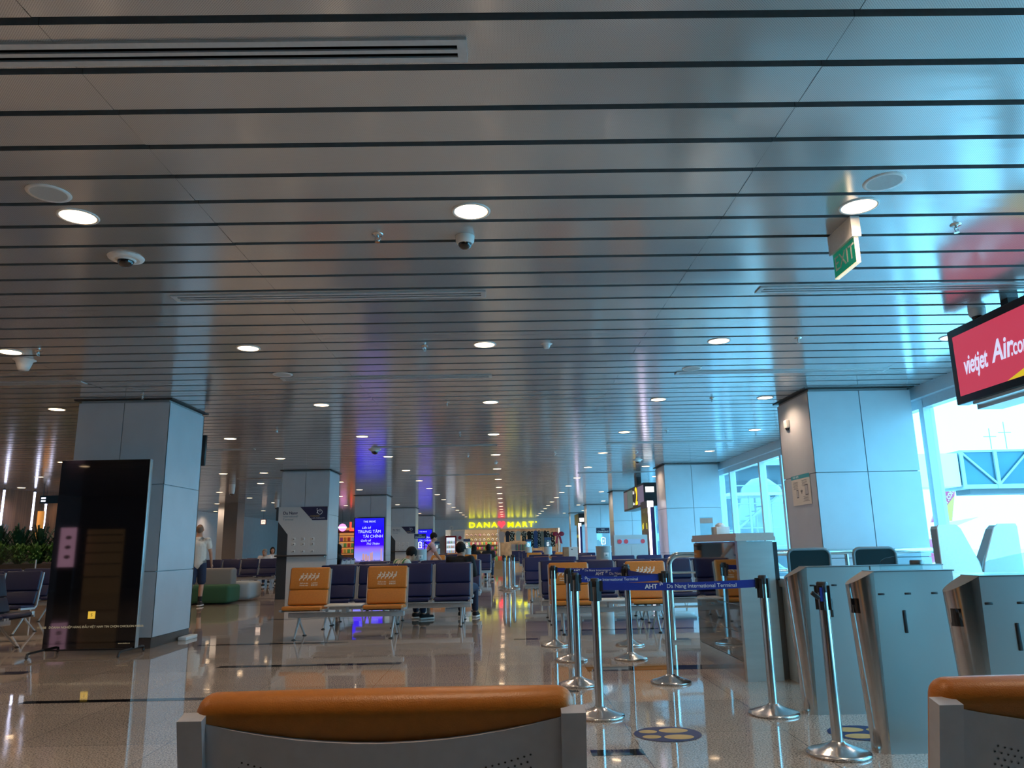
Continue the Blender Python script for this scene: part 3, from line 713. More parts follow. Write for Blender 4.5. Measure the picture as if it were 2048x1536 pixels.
def kiosk(x, y, label, mirror=1):
    t = thing('tapered_board', label, 'kiosk', (x, y, 0))
    P = [(-.22*mirror, 0), (.24*mirror, 0), (.24*mirror, .78), (.20*mirror, .95), (.05*mirror, 1.31), (.0, 1.355), (-.20*mirror, 1.355), (-.215*mirror, 1.32)]
    MB().prism(P, 0, .02).build('front_board', mat('pale_board', (.88, .90, .90), .35, var=.02), t)
    P2 = [(p[0]*.97+.03*mirror*(p[1] < 1.2), p[1]*.99) for p in P]
    MB().prism(P2, .02, .16).build('body', mat('board_side', (.30, .33, .33), .4, metal=.3), t)
kiosk(5.10, 8.6, 'pale tapered board by the window, left of the pair', 1)
kiosk(5.58, 8.6, 'pale tapered board by the window, right of the pair', -1)
mn = thing('desk_monitor', 'dark monitor edge on the desk at the right border', 'monitor', (5.42, 7.15, .875))
MB().rbox((-.02, -.25, .08), (.02, .2, .52), .005, 2).build('display', mat('monitor_back', (.08, .07, .11), .35), mn)
MB().box((-.03, -.06, 0), (.03, .02, .1)).box((-.08, -.12, 0), (.08, .08, .012)).build('foot', BLKPL, mn)

# ================================================================ STEEL GATES
def gate(y, label, x=2.19, L=.495, D=.15, face=STEEL, flap=True, black=True):
    t = thing('boarding_gate', label, 'boarding gate', (x, y, 0))
    H = 1.015; n = 24
    # plan outline: rounded left end that leans outward with height, straight long faces
    def nose_pt(i, f):
        w_ = .068+.075*f; a = PI*i/n
        return (-w_*math.sin(a)+.02*f, D/2-D/2*math.cos(a)*(1-.0))
    def ztop(i): return H-.075*math.sin(PI*i/n)
    vs = []
    for i in range(n+1):
        for j in range(5):
            f = j/4; p = nose_pt(i, f); vs.append((p[0], p[1], ztop(i)*f))
    nose = MB(); nose.add(vs, [(5*i+j, 5*i+j+1, 5*i+5+j+1, 5*i+5+j) for i in range(n) for j in range(4)], 0, True); nose.build('rounded_end', NOSE, t)
    arcp = [nose_pt(i, 1) for i in range(n+1)]
    MB().add([(p[0], p[1], ztop(i)) for i, p in enumerate(arcp)], [tuple(reversed(range(n+1)))]).build('end_cap', mat('cap_brown', (.20, .18, .16), .45, metal=.4), t)
    MB().prism([(.0, 0), (L, 0), (L, H-.004), (.02, H-.004)], 0, D).build('body', face, t)
    MB().box((.02, -.004, H-.004), (L+.01, D+.004, H+.003)).build('top_edge', DKSTEEL, t)
    s = MB()
    for xx in (.05, .21, .37): s.rbox((xx-.02, -.003, .878), (xx+.02, .002, .89), .002, 1)
    for q in range(1): s.build('sensor_slots', BLACK, t)
    MB().rbox((.165, -.006, .66), (.185, .002, .79), .008, 3).build('lock_strip', BLKPL, t)
    if black:
        sc_ = MB(); vs = []
        for i in range(6, 12):
            for z in (.775, .86): p = nose_pt(i, z/H); vs.append((p[0]-.003, p[1]-.001, z))
        sc_.add(vs, [(2*i, 2*i+1, 2*i+3, 2*i+2) for i in range(5)]); sc_.build('reader_window', GLOSSB, t)
    if flap:
        fl_ = MB(); P = [(0, 0), (.0, .03)] + [(.06-.06*math.cos(R(a)), .03+.045*math.sin(R(a))) for a in (20, 45, 70, 90)] + [(.16, .095), (.26, .11), (.26, 0)]
        fl_.prism(P, 0, .008).build('glass_flap', ACRYL, t, (.10, D/2, H+.004))
    if L > .6: MB().lathe([(.05, 0), (.05, .02), (.045, .03)], 20).build('card_reader', DKSTEEL, t, (.88, D/2, H+.004)); MB().box((.485, -.005, 0), (.492, D+.002, H+.003)).build('body_seam', DKSTEEL, t)
    return t
NOSE = mat('steel_nose', (.66, .62, .59), .17, metal=1, var=.04); FACES = mat('steel_face', (.46, .48, .47), .30, metal=.85, var=.03, vscale=1.2, bump=.02, bscale=2)
gate(5.66, 'steel boarding gate behind the loose stanchion, farthest of the three', L=1.02, flap=False, black=False, face=FACES)
gate(4.63, 'steel boarding gate in the middle, glass flap on top', face=FACES)
gate(3.83, 'steel boarding gate at the right edge, nearest to the camera', x=2.33, face=FACES)
# joint line of the 2nd gate top and the farther rail
# floor stickers
def sticker(x, y, label, rz=0):
    t = thing('footprint_sticker', label, 'floor sticker', (x, y, .0025), rz)
    MB().disc((0, 0, 0), .215, 'z', rx=.2, seg=40).build('disc', mat('sticker_navy', (.01, .015, .10), .4, var=.1, vscale=60), t)
    for sy in (-.085, .085):
        f = MB(); f.disc((.055, sy, .0008), .095, 'z', rx=.062, seg=24); f.disc((-.115, sy*.8, .0008), .06, 'z', rx=.045, seg=20); f.build('footprint', mat('sticker_yellow', (.62, .40, .12), .4, var=.05), t)
sticker(1.03, 5.21, 'blue oval sticker with yellow footprints before the belts')
sticker(2.26, 5.13, 'blue footprint sticker between the two steel gates', PI)
sticker(2.42, 4.22, 'blue footprint sticker at the bottom right, mostly hidden', 0)

# ================================================================ BLACK TOTEM
tt = thing('display_totem', 'tall black digital display standing before the left column', 'display', (-5.14, 9.80, 0))
W2 = .572; MB().rbox((-W2, -.03, .07), (W2, .045, 2.40), .006, 2).build('casing', mat('totem_edge', (.45, .5, .52), .3, metal=.6), tt)
MB().box((-W2+.004, -.034, .072), (W2-.01, -.029, 2.398)).build('screen', GLOSSB, tt)
MB().rbox((-.045, -.0352, .425), (.045, -.034, .515), .012, 3).build('yellow_icon', mat('icon_yellow', (.5, .32, .03), .4, emit=(.8, .5, .06), es=.5), tt)
txt('printed_text', 'S', .05, BLACK, tt, (0, -.0356, .47), depth=.0003)
txt('printed_text', '911188   DOANH NGHIỆP HÀNG ĐẦU VIỆT NAM TIN CHỌN CHICILON MEDIA', .037, mat('dim_text', (.25, .22, .15), .5, emit=(.5, .42, .26), es=.35), tt, (0, -.0356, .33), depth=.0003)
txt('printed_text', 'www.chicilon.vn', .022, MATS['dim_text'], tt, (.43, -.0356, .13), depth=.0003)
for x in (-.55, .53):
    MB().tube([(x, -.36, .02), (x, -.35, .055), (x, -.30, .065), (x, .22, .065), (x, .27, .055), (x, .28, .02)], .016, 8).ball((x, -.36, .016), (.018, .02, .016), 8, 6).ball((x, .28, .016), (.018, .02, .016), 8, 6).build('foot', BLKPL, tt)
MB().box((-.55, -.02, .05), (.53, .03, .075)).build('cross_bar', BLKPL, tt)

# ================================================================ DISPLAY BOARDS ON THE LEFT COLUMNS
def charge_board(yf, xl, label, detail=True):
    t = thing('charging_board', label, 'charging board', (-5.27, yf, 0)); y = -.05
    MB().box((-.64, y, .0), (.64, 0, 2.33)).build('back_panel', LTPANEL, t)
    MB().prism([(-.64, .0), (-.38, .0), (-.38, 1.62), (-.64, 1.95)], y-.006, y).build('dark_strip', DKPANEL, t)
    MB().prism([(-.08, 2.33), (.64, 2.33), (.64, 1.98), (.25, 1.98)], y-.006, y).build('navy_header', NAVYP, t)
    MB().prism([(-.64, 2.33), (-.70, 2.33), (-.70, 1.98), (-.64, 1.98)], y-.006, .5).build('side_header', DKPANEL, t)
    MB().rbox((-.66, y-.16, 1.06), (.66, y, 1.10), .004, 1).build('shelf', mat('shelf_dark', (.05, .045, .05), .15, coat=.5), t)
    if detail:
        txt('lettering', 'Da Nang', .105, NAVYP, t, (-.52, y-.0015, 2.17), align='LEFT', depth=.0008, off=.002)
        txt('lettering', 'International', .075, mat('teal_print', (.10, .22, .30), .5), t, (-.52, y-.0015, 2.085), align='LEFT', depth=.0008)
        txt('lettering', 'Terminal', .075, MATS['teal_print'], t, (-.52, y-.0015, 2.005), align='LEFT', depth=.0008)
        g = MB(); pts = [(.44+.06*math.cos(R(a)), y-.009, 2.19+.06*math.sin(R(a))) for a in range(110, 431, 20)]
        g.tube(pts, .006, 6).tube([(.44, y-.009, 2.19), (.44, y-.009, 2.27)], .006, 6).tube([(.36, y-.009, 2.16), (.385, y-.009, 2.21), (.36, y-.009, 2.25)], .009, 6).ball((.365, y-.009, 2.275), .012, 8, 6)
        g.build('charger_symbol', WTEXT, t)
        txt('lettering', 'CHARGING', .05, mat('gold_print', (.6, .42, .12), .5), t, (.30, y-.0075, 2.085), depth=.0005, shear=.3)
        txt('lettering', 'mobile charging station', .038, WTEXT, t, (.40, y-.0075, 2.035), depth=.0005)
    s = MB()
    for i in range(3):
        for z, h in ((1.50, .075), (1.37, .075), (1.19, .065)):
            x = -.22+.245*i; MB().rbox((x-.05, y-.008, z-h*.5), (x+.05, y, z+h*.5), .004, 1).box((x-.012, y-.009, z-.012), (x+.02, y-.008, z+.014), 1).build('wall_socket', [WHITE, DKSTEEL], t)
    MB().lathe([(.02, 0), (.02, .05)], 8).build('hook', CHROME, t, (.6, y-.03, 1.05))
charge_board(20.05, 0, 'pale charging board with dark diagonal panels on the second left column')
charge_board(39.7, 0, 'pale charging board on the fourth left column, far away')

def poster_screen(yf, label, detail=True):
    t = thing('poster_screen', label, 'poster screen', (-5.26, yf, 0))
    MB().rbox((-.60, -.09, .70), (.60, 0, 2.43), .008, 1).build('casing', BLKPL, t)
    M_ = bpy.data.materials.get('poster_sky')
    if not M_:
        M_ = mat('poster_sky', (.01, .01, .05), .15); tq, b = nodes_of(M_)
        c = tq.nodes.new('ShaderNodeTexCoord'); s = tq.nodes.new('ShaderNodeSeparateXYZ'); r = tq.nodes.new('ShaderNodeValToRGB')
        mr = tq.nodes.new('ShaderNodeMapRange'); mr.inputs['From Min'].default_value = .72; mr.inputs['From Max'].default_value = 2.42
        tq.links.new(c.outputs['Object'], s.inputs[0]); tq.links.new(s.outputs[2], mr.inputs[0]); tq.links.new(mr.outputs[0], r.inputs[0])
        e = r.color_ramp.elements; e[0].color = (.30, .25, .55, 1); e[1].color = (.01, .01, .50, 1)
        for p, cc_ in ((.18, (.16, .20, .75, 1)), (.30, (.20, .10, .80, 1)), (.38, (.03, .0, .70, 1)), (.7, (.008, .0, .70, 1))): k_ = e.new(p); k_.color = cc_
        tq.links.new(r.outputs[0], b.inputs['Emission Color']); b.inputs['Emission Strength'].default_value = 1.15
    MB().box((-.565, -.094, .73), (.565, -.09, 2.40)).build('display', M_, t)
    lit = mat('poster_text', (.3, .3, .4), .4, emit=(.6, .7, 1), es=.9)
    for s_, sz, x, z, sh in (('THE PRIVÉ', .105, 0, 2.26, 0), ('Liền kề', .11, -.12, 2.03, .3), ('TRUNG TÂM', .155, .0, 1.88, 0), ('TÀI CHÍNH', .155, .14, 1.70, 0), ('Quốc tế', .11, -.14, 1.54, .3), ('Thủ Thiêm', .115, .14, 1.42, .3)):
        txt('lettering', s_, sz, lit, t, (x, -.097, z), depth=.0008, shear=sh)
    b = MB()
    for x, w_, h in ((-.20, .05, .32), (-.1, .05, .30), (-.02, .04, .24), (.08, .045, .34), (.14, .03, .38), (.48, .03, .50)): b.box((x-w_, -.0965, .735), (x+w_*.6, -.094, .735+h))
    b.build('tower_picture', mat('poster_towers', (.3, .2, .2), .4, emit=(.5, .28, .34), es=.7), t)
    b = MB()
    for i in range(22): b.box((-.56+i*.05, -.0972, .735), (-.515+i*.05, -.0965, .735+random.uniform(.03, .085)))
    b.build('skyline_picture', mat('poster_low', (.05, .05, .1), .4, emit=(.05, .06, .20), es=1), t)
poster_screen(29.9, 'glowing blue property poster screen on the third left column')
poster_screen(49.5, 'glowing blue property poster screen on the fifth left column, far away')

# ================================================================ PEOPLE
def evald(o):
    bpy.context.view_layer.update()
    me = bpy.data.meshes.new_from_object(o.evaluated_get(bpy.context.evaluated_depsgraph_get())); bpy.data.objects.remove(o); return me
def flesh(name, chains, balls, mt, parent, vox=.012, sm=4):
    """one continuous surface fused from tapered limbs"""
    mb = MB()
    for ch in chains:
        pts, rad = ch[0], ch[1]; fx, fy = ch[2] if len(ch) > 2 else (1, 1)
        for i, (p, r) in enumerate(zip(pts, rad)):
            mb.ball(p, (r*fx, r*fy, r), 14, 10)
            if i:
                A, B_ = Vector(pts[i-1]), Vector(p)
                if (B_-A).length < 1e-4: continue
                d = (B_-A).normalized(); u = d.cross(Vector((0, 0, 1)) if abs(d.z) < .9 else Vector((1, 0, 0))).normalized(); v = d.cross(u); n = 14; vs = []
                for P, q in ((A, rad[i-1]), (B_, r)):
                    for k in range(n):
                        o_ = (u*math.cos(2*PI*k/n)+v*math.sin(2*PI*k/n))*q*.985; vs.append(P+Vector((o_.x*fx, o_.y*fy, o_.z)))
                mb.add(vs, [(k, n+k, n+(k+1) % n, (k+1) % n) for k in range(n)]+[tuple(range(n)), tuple(reversed(range(n, 2*n)))], 0, True)
    for c, r in balls: mb.ball(c, r, 20, 14)
    o = mb.build('body_source', mt)
    q = o.modifiers.new('r', 'REMESH'); q.mode = 'VOXEL'; q.voxel_size = vox; q.use_smooth_shade = True
    q = o.modifiers.new('m', 'SMOOTH'); q.iterations = sm; q.factor = .5
    me3 = evald(o); me3.materials.clear(); me3.materials.append(mt)
    o = bpy.data.objects.new(name, me3); COL.objects.link(o)
    if parent: o.parent = parent
    return o
def lerp(a, b, t): return tuple(a[i]+(b[i]-a[i])*t for i in range(3))
def hand(wr, d, side, s=1.0, curl=.35):
    """palm, four bent fingers and a side thumb hanging along d from the wrist"""
    d = Vector(d).normalized(); wv = Vector(wr); sd = d.cross(Vector((0, 0, 1)) if abs(d.z) < .8 else Vector((1, 0, 0))).normalized(); nn = sd.cross(d).normalized()
    palm = wv + d*.055*s; ch = [([tuple(wv), tuple(wv+d*.04*s), tuple(palm+d*.02*s)], [.02, .026*s, .026*s])]
    for i, L in enumerate((.068, .078, .072, .056)):
        b = palm + d*.02*s + sd*(i-1.5)*.019*s; k1 = b+(d+nn*curl*.4)*L*.5*s; k2 = k1+(d+nn*curl*1.4).normalized()*L*.5*s
        ch.append(([tuple(palm+d*.02*s), tuple(b), tuple(k1), tuple(k2)], [.022*s, .0095*s, .0088*s, .007*s]))
    t0 = wv+d*.03*s-sd*.02*s*side; ch.append(([tuple(wv+d*.04*s), tuple(t0), tuple(t0+(d*.7-sd*side*.8+nn*.3)*.04*s), tuple(t0+(d-sd*side*.5+nn*.4)*.07*s)], [.02, .012*s, .010*s, .008*s]))
    return ch
def person(label, loc, rz, J, shirt, lower, hair, skin=SKIN, long_hair=0, bald=False, shoes=None, sleeves=.5, legs=True, socks=None, vox=.012, female=False, trunk=1.0):
    t = thing('person', label, 'person', loc, rz)
    P = J; sh = .9 if female else 1.0
    H = P['head']; N = P['neck']; C = P['chest']; W = P['waist']; B = P['hip']
    tor = [([B, W, C, N, lerp(N, H, .45)], [.12*sh*trunk, .115*sh*trunk, .125*sh*trunk, .065, .052], (1.25, .85))]
    arms = []
    for s in 'lr':
        S, E_, Wr = P['sh'+s], P['el'+s], P['wr'+s]
        arms.append(([lerp(C, S, .75), S, lerp(S, E_, .5), E_, lerp(E_, Wr, .5), Wr], [.075, .060, .048, .040, .036, .026]))
    lg = []
    for s in 'lr':
        A_, K, F, T = P['hp'+s], P['kn'+s], P['an'+s], P['to'+s]
        lg.append(([B, A_, lerp(A_, K, .5), K, lerp(K, F, .35), F, T], [.11*sh, .095, .08, .056, .055, .038, .032]))
    body = tor+arms+lg
    for s, sg in (('l', -1), ('r', 1)):
        Wr = Vector(P['wr'+s]); d = (Wr-Vector(P['el'+s])); body += hand(P['wr'+s], d, sg)
    hd = Vector(H); f = Vector(P.get('face', (0, 1, 0))).normalized(); rr = f.cross(Vector((0, 0, 1))).normalized()
    uu = rr.cross(f)
    balls = [(tuple(hd), (.078, .09, .112)), (tuple(hd+f*.03-uu*.05), (.056, .06, .06)), (tuple(hd+f*.098-uu*.012), (.014, .014, .022)), (tuple(hd+rr*.08), (.012, .02, .03)), (tuple(hd-rr*.08), (.012, .02, .03))]
    flesh('body', body, balls, skin, t, vox)
    fe = MB()
    for sg in (-1, 1): fe.ball(tuple(hd+f*.083+rr*.03*sg+uu*.01), .011, 8, 6)
    fe.build('eyes', BLACK, t); MB().ball(tuple(hd+f*.086-uu*.055), (.022, .01, .007), 8, 6).build('mouth', mat('lips', (.35, .10, .08), .5), t)
    sl = []
    for s in 'lr':
        S, E_ = P['sh'+s], P['el'+s]; q = lerp(S, E_, sleeves)
        sl.append(([lerp(C, S, .7), S, lerp(S, E_, sleeves*.6), q], [.095, .078, .072, .074]))
        if sleeves >= 1: sl[-1] = ([lerp(C, S, .7), S, lerp(S, E_, .6), E_, lerp(E_, P['wr'+s], .85)], [.095, .078, .066, .056, .042])
    flesh('shirt', [([lerp(B, W, .0), W, C, lerp(C, N, .8)], [.138*sh*trunk, .134*sh*trunk, .143*sh*trunk, .085], (1.25, .88))]+sl, [], shirt, t, vox)
    if legs and lower:
        mtl, frac = lower; ch = []
        for s in 'lr':
            A_, K, F = P['hp'+s], P['kn'+s], P['an'+s]
            if frac <= 1: ch.append(([B, A_, lerp(A_, K, .5), lerp(A_, K, frac)], [.128*sh, .112, .102, .098]))
            else: ch.append(([B, A_, lerp(A_, K, .5), K, lerp(K, F, frac-1)], [.128*sh, .11, .095, .072, .056]))
        flesh('shorts' if frac <= 1 else 'trousers', ch, [], mtl, t, vox)
    if legs:
        for s in 'lr':
            F, T = Vector(P['an'+s]), Vector(P['to'+s])
            if socks: MB().tube([F+Vector((0, 0, .13)), F+Vector((0, 0, .02))], .047, 12).build('sock', socks, t)
            if shoes:
                d = (T-F); d.z = 0; a = math.atan2(d.x, d.y); base = Matrix.Translation((F.x, F.y, F.z-.085)) @ Matrix.Rotation(-a, 4, 'Z')
                MB().rbox((-.045, -.075, .0), (.045, .20, .03), .012, 2, 1, base).rbox((-.042, -.07, .02), (.042, .12, .10), .03, 3, 0, base).rbox((-.042, .04, .02), (.042, .195, .07), .025, 3, 0, base).build('shoe', [shoes, WHITE], t)
    # hair
    if bald: MB().ball(tuple(hd-f*.012+uu*.012), (.081, .092, .108), 20, 12).build('cropped_hair', mat('cropped_hair', (.20, .12, .08), .6, var=.2, vscale=200), t)
    else:
        h = MB(); n = 5
        h.ball(tuple(hd-f*.024+uu*.028), (.092, .100, .106), 28, 20)
        if long_hair: h.ball(tuple(hd-f*.05-uu*.06), (.088, .065, .12+long_hair), 16, 12).ball(tuple(hd-f*.02-uu*.02+rr*.05), (.05, .07, .10), 12, 10).ball(tuple(hd-f*.02-uu*.02-rr*.05), (.05, .07, .10), 12, 10)
        h.v = [tuple(hd+(Vector(p)-hd)*(1+.035*math.sin(p[0]*310+p[2]*90)*math.sin(p[1]*270+p[2]*140)+random.uniform(-.012, .012))) for p in h.v]
        h.build('hair', hair, t)
    return t
STAND = dict(hip=(0, 0, .98), waist=(0, 0, 1.12), chest=(0, 0, 1.36), neck=(0, -.01, 1.54), head=(0, .02, 1.725), shl=(-.19, 0, 1.47), shr=(.19, 0, 1.47), ell=(-.25, -.03, 1.2), elr=(.25, -.03, 1.2),
    wrl=(-.26, .05, .95), wrr=(.26, .05, .95), hpl=(-.09, 0, .93), hpr=(.09, 0, .93), knl=(-.1, .02, .51), knr=(.1, .02, .51), anl=(-.1, -.03, .09), anr=(.1, -.03, .09), tol=(-.11, .11, .03), tor=(.11, .11, .03))
SIT = dict(hip=(0, 0, .56), waist=(0, -.03, .68), chest=(0, -.03, .90), neck=(0, .0, 1.08), head=(0, .05, 1.24), shl=(-.18, -.02, 1.00), shr=(.18, -.02, 1.00), ell=(-.23, .05, .76), elr=(.23, .05, .76),
    wrl=(-.13, .27, .72), wrr=(.13, .27, .72), hpl=(-.09, .04, .53), hpr=(.09, .04, .53), knl=(-.13, .44, .52), knr=(.13, .44, .52), anl=(-.13, .48, .09), anr=(.13, .48, .09), tol=(-.13, .61, .03), tor=(.13, .61, .03))
def pose(b, **k): d = dict(b); d.update(k); return d
tsh = mat('white_print_shirt', (.66, .64, .58), .8)
tq, b_ = nodes_of(tsh); c_ = tq.nodes.new('ShaderNodeTexCoord'); n_ = tq.nodes.new('ShaderNodeTexNoise'); n_.inputs['Scale'].default_value = 4.5; r_ = tq.nodes.new('ShaderNodeValToRGB')
r_.color_ramp.elements[0].position = .36; r_.color_ramp.elements[0].color = (.16, .17, .17, 1); r_.color_ramp.elements[1].position = .46; r_.color_ramp.elements[1].color = (.72, .70, .64, 1)
tq.links.new(c_.outputs['Object'], n_.inputs['Vector']); tq.links.new(n_.outputs[0], r_.inputs[0]); tq.links.new(r_.outputs[0], b_.inputs['Base Color'])
NAVY = mat('navy_cloth', (.015, .028, .07), .8, var=.15); BLKC = mat('black_cloth', (.010, .010, .012), .85, var=.2); PINK = mat('pink_cloth', (.62, .36, .36), .8, var=.08)
person('man in a white printed t-shirt and navy shorts walking away beside the left column', (-7.08, 17.85, 0), R(14),
    pose(STAND, knr=(.10, .09, .52), anr=(.10, -.02, .10), tor=(.12, .11, .04), knl=(-.10, -.04, .52), anl=(-.12, -.36, .17), tol=(-.12, -.25, .06), elr=(.27, -.02, 1.2), wrr=(.29, .06, .96)),
    tsh, (NAVY, .88), HAIR, bald=True, shoes=BLKC, socks=BLKC, vox=.009, trunk=1.12)
person('dark haired man in black seated facing away on the navy bench left of aisle', (-.77, 13.36, 0), R(-12), pose(SIT, head=(0, .05, 1.17), neck=(0, .01, 1.02), face=(.5, 1, -.2)), BLKC, (NAVY, 1.85), HAIR, shoes=BLKC, sleeves=1)
grn = mat('green_white_cloth', (.60, .62, .55), .8); tq, b_ = nodes_of(grn); c_ = tq.nodes.new('ShaderNodeTexCoord'); n_ = tq.nodes.new('ShaderNodeTexWave'); n_.inputs['Scale'].default_value = 3.5; n_.inputs['Distortion'].default_value = 4; r_ = tq.nodes.new('ShaderNodeValToRGB')
r_.color_ramp.elements[0].position = .35; r_.color_ramp.elements[0].color = (.05, .28, .10, 1); r_.color_ramp.elements[1].position = .45; r_.color_ramp.elements[1].color = (.66, .66, .58, 1)
tq.links.new(c_.outputs['Object'], n_.inputs['Vector']); tq.links.new(n_.outputs[0], r_.inputs[0]); tq.links.new(r_.outputs[0], b_.inputs['Base Color'])
person('person with short black hair and green white top bending forward behind the navy seats', (-1.90, 13.40, 0), R(-55), pose(SIT, chest=(0, .10, .86), neck=(0, .21, .99), head=(0, .31, 1.10), shl=(-.17, .12, .96), shr=(.17, .12, .96), ell=(-.2, .27, .75), elr=(.2, .27, .75), wrl=(-.1, .42, .66), wrr=(.1, .42, .66), face=(0, 1, -.9)),
    grn, (NAVY, 1.85), HAIR, female=True, shoes=BLKC)
wm = person('woman in a pink top with black shoulder bag leaning over far benches', (-2.10, 21.0, 0), R(-80), pose(STAND, hip=(0, -.06, .86), waist=(0, -.02, .98), chest=(0, .07, 1.18), neck=(0, .12, 1.34), head=(0, .16, 1.49), shl=(-.16, .09, 1.28), shr=(.16, .09, 1.28), ell=(-.19, .22, 1.05), elr=(.19, .22, 1.05), wrl=(-.17, .36, .88), wrr=(.17, .36, .88),
    hpl=(-.08, -.06, .82), hpr=(.08, -.06, .82), knl=(-.09, .0, .45), knr=(.09, .0, .45), face=(0, 1, -.5)), PINK, (BLKC, 1.9), HAIR, female=True, shoes=BLKC)
bgm = thing('shoulder_bag', 'black shoulder bag on the back of the woman in pink', 'bag', (-2.16, 20.86, 0), R(-80))
MB().rbox((-.17, -.22, .78), (.17, -.06, 1.02), .05, 3).build('bag_body', BLKC, bgm); MB().tube([(-.15, -.14, 1.0), (-.19, .0, 1.2), (.0, -.02, 1.38), (.17, .15, 1.2), (.15, -.1, 1.0)], .012, 6).build('strap', BLKC, bgm)
person('grey haired person in white seated by the pale left wall', tuple(at(530, 1110, 27.6).xy)+(0,), R(180), pose(SIT, head=(0, .06, 1.16), neck=(0, .02, 1.03)), WHITE, (NAVY, 1.8), mat('grey_hair', (.22, .19, .16), .6), shoes=BLKC, vox=.02)
person('dark haired person in white seated behind the navy benches, next to the column', tuple(at(545, 1103, 30.33).xy)+(0,), R(200), SIT, WHITE, (BLKC, 1.8), HAIR, shoes=BLKC, female=True, long_hair=.02, vox=.02)
person('person in black seated just right of the second left column', tuple(at(678, 1105, 22).xy)+(0,), R(90), SIT, BLKC, (BLKC, 1.8), HAIR, shoes=BLKC, female=True, long_hair=.03, sleeves=1, vox=.02)
for u, Y, l, hm in ((948, 29.5, 'person with dark bun seated far down the aisle, left one', HAIR), (977, 29.5, 'person with black hair seated far down the aisle, before the shop', HAIR)):
    person(l, tuple(at(u, 1100, Y).xy)+(0,), 0, pose(SIT, head=(0, .05, 1.20)), BLKC, (NAVY, 1.8), hm, female=True, long_hair=.05, vox=.025, shoes=BLKC)
dup(B4, (-1.75, 29.35, 0), PI, 'navy bench of four facing away, far row where two people sit')
dup(B3, (1.3, 45.0, 0), 0, 'navy bench of three at the far end before the gift shop')
dup(B3, (-4.70, 22.45, 0), R(-90), 'navy bench side-on behind the second left column')
dup(B4, (-9.0, 27.75, 0), 0, 'navy bench of four under the grey haired person')

# ================================================================ CHARGING PILLARS, SIGNS, FURNITURE
def pillar(x, y, label, detail=True):
    t = thing('charging_pillar', label, 'charging station', (x, y, 0), R(12), None if detail else 'far charging pillars')
    MB().lathe([(.15, 0), (.15, 1.15), (.155, 1.16), (.155, 1.185)], 6).build('pillar', mat('pillar_grey', (.50, .54, .54), .4, var=.03), t)
    if detail:
        for z in (1.02, .88, .74): MB().rbox((-.05, -.137, z-.045), (.05, -.131, z+.045), .003, 1).box((-.015, -.139, z-.01), (.015, -.137, z+.01), 1).build('wall_socket', [WHITE, DKSTEEL], t)
    MB().box((-.125, -.003, 1.185), (.125, .003, 1.42)).build('acrylic_plate', ACRYL, t)
    MB().box((-.13, -.006, 1.42), (.13, .006, 1.52)).build('header', NAVYP, t)
    g = mat('icon_glow', (.5, .5, .5), .4, emit=(.9, .95, 1), es=.9)
    q = MB().tube([(-.035, -.006, 1.22), (-.035, -.006, 1.335), (.035, -.006, 1.335), (.035, -.006, 1.22), (-.035, -.006, 1.22)], .008, 6).box((-.016, -.008, 1.335), (.016, -.004, 1.352)).add([(.008, -.008, 1.32), (-.018, -.008, 1.27), (.0, -.008, 1.27), (-.008, -.008, 1.235), (.018, -.008, 1.285), (0, -.008, 1.285)], [(0, 1, 2, 3, 4, 5)])
    q.build('battery_symbol', g, t)
    if detail:
        txt('lettering', 'FREE', .032, WTEXT, t, (0, -.0075, 1.49), depth=.0004); txt('lettering', 'CHARGING', .042, WTEXT, t, (0, -.0075, 1.447), depth=.0004, off=.001)
    return t
pillar(1.84, 14.35, 'grey charging pillar with FREE CHARGING sign, right of aisle')
pillar(at(840, 1100, 17.0).x, 17.0, 'grey charging pillar behind the bending person, left of aisle')
for u, Y, l in ((934, 27.9, 'behind the man in black'), (874, 37, 'left of the drinks fridge'), (1057, 35, 'right of the far stanchions'), (1096, 28, 'before the hanging clothes')):
    pillar(at(u, 1095, Y).x, Y, 'small far charging pillar ' + l, False)

gs = thing('gate_sign', 'long hanging black gate sign with a yellow 2', 'sign', (4.1, 24.1, 0))
MB().box((0, -1.9, 2.30), (.38, 1.9, 2.98)).build('casing', BLKPL, gs)
for y0, y1, c in ((1.15, 1.8, (.10, .08, .09)), (.1, 1.1, (.07, .10, .09)), (-1.85, -.85, (.11, .09, .14))): MB().box((-.006, y0, 2.36), (0, y1, 2.92)).build('display', glow('disp_%.2f' % c[0]+'_%.2f' % c[2], c, 1.0), gs)
txt('lettering', '2', .74, glow('sign_yellow', (1.0, .62, .02), 1.1), gs, (-.008, -.62, 2.64), FACE_NX, depth=.002, off=.015, sx=1.1)
txt('lettering', 'Cửa', .14, glow('sign_white', (.8, .8, .8), 1.0), gs, (-.008, -.12, 2.80), FACE_NX, depth=.002); txt('lettering', 'Gate', .13, MATS['sign_white'], gs, (-.008, -.12, 2.46), FACE_NX, depth=.002)
MB().box((.05, -1.905, 2.70), (.30, -1.9, 2.86)).build('lit_end_panel', glow('lit_panel', (1, 1, 1), 1.6), gs)
MB().box((.1, -.2, 2.98), (.25, .2, 3.30)).build('hanger', BLKPL, gs)
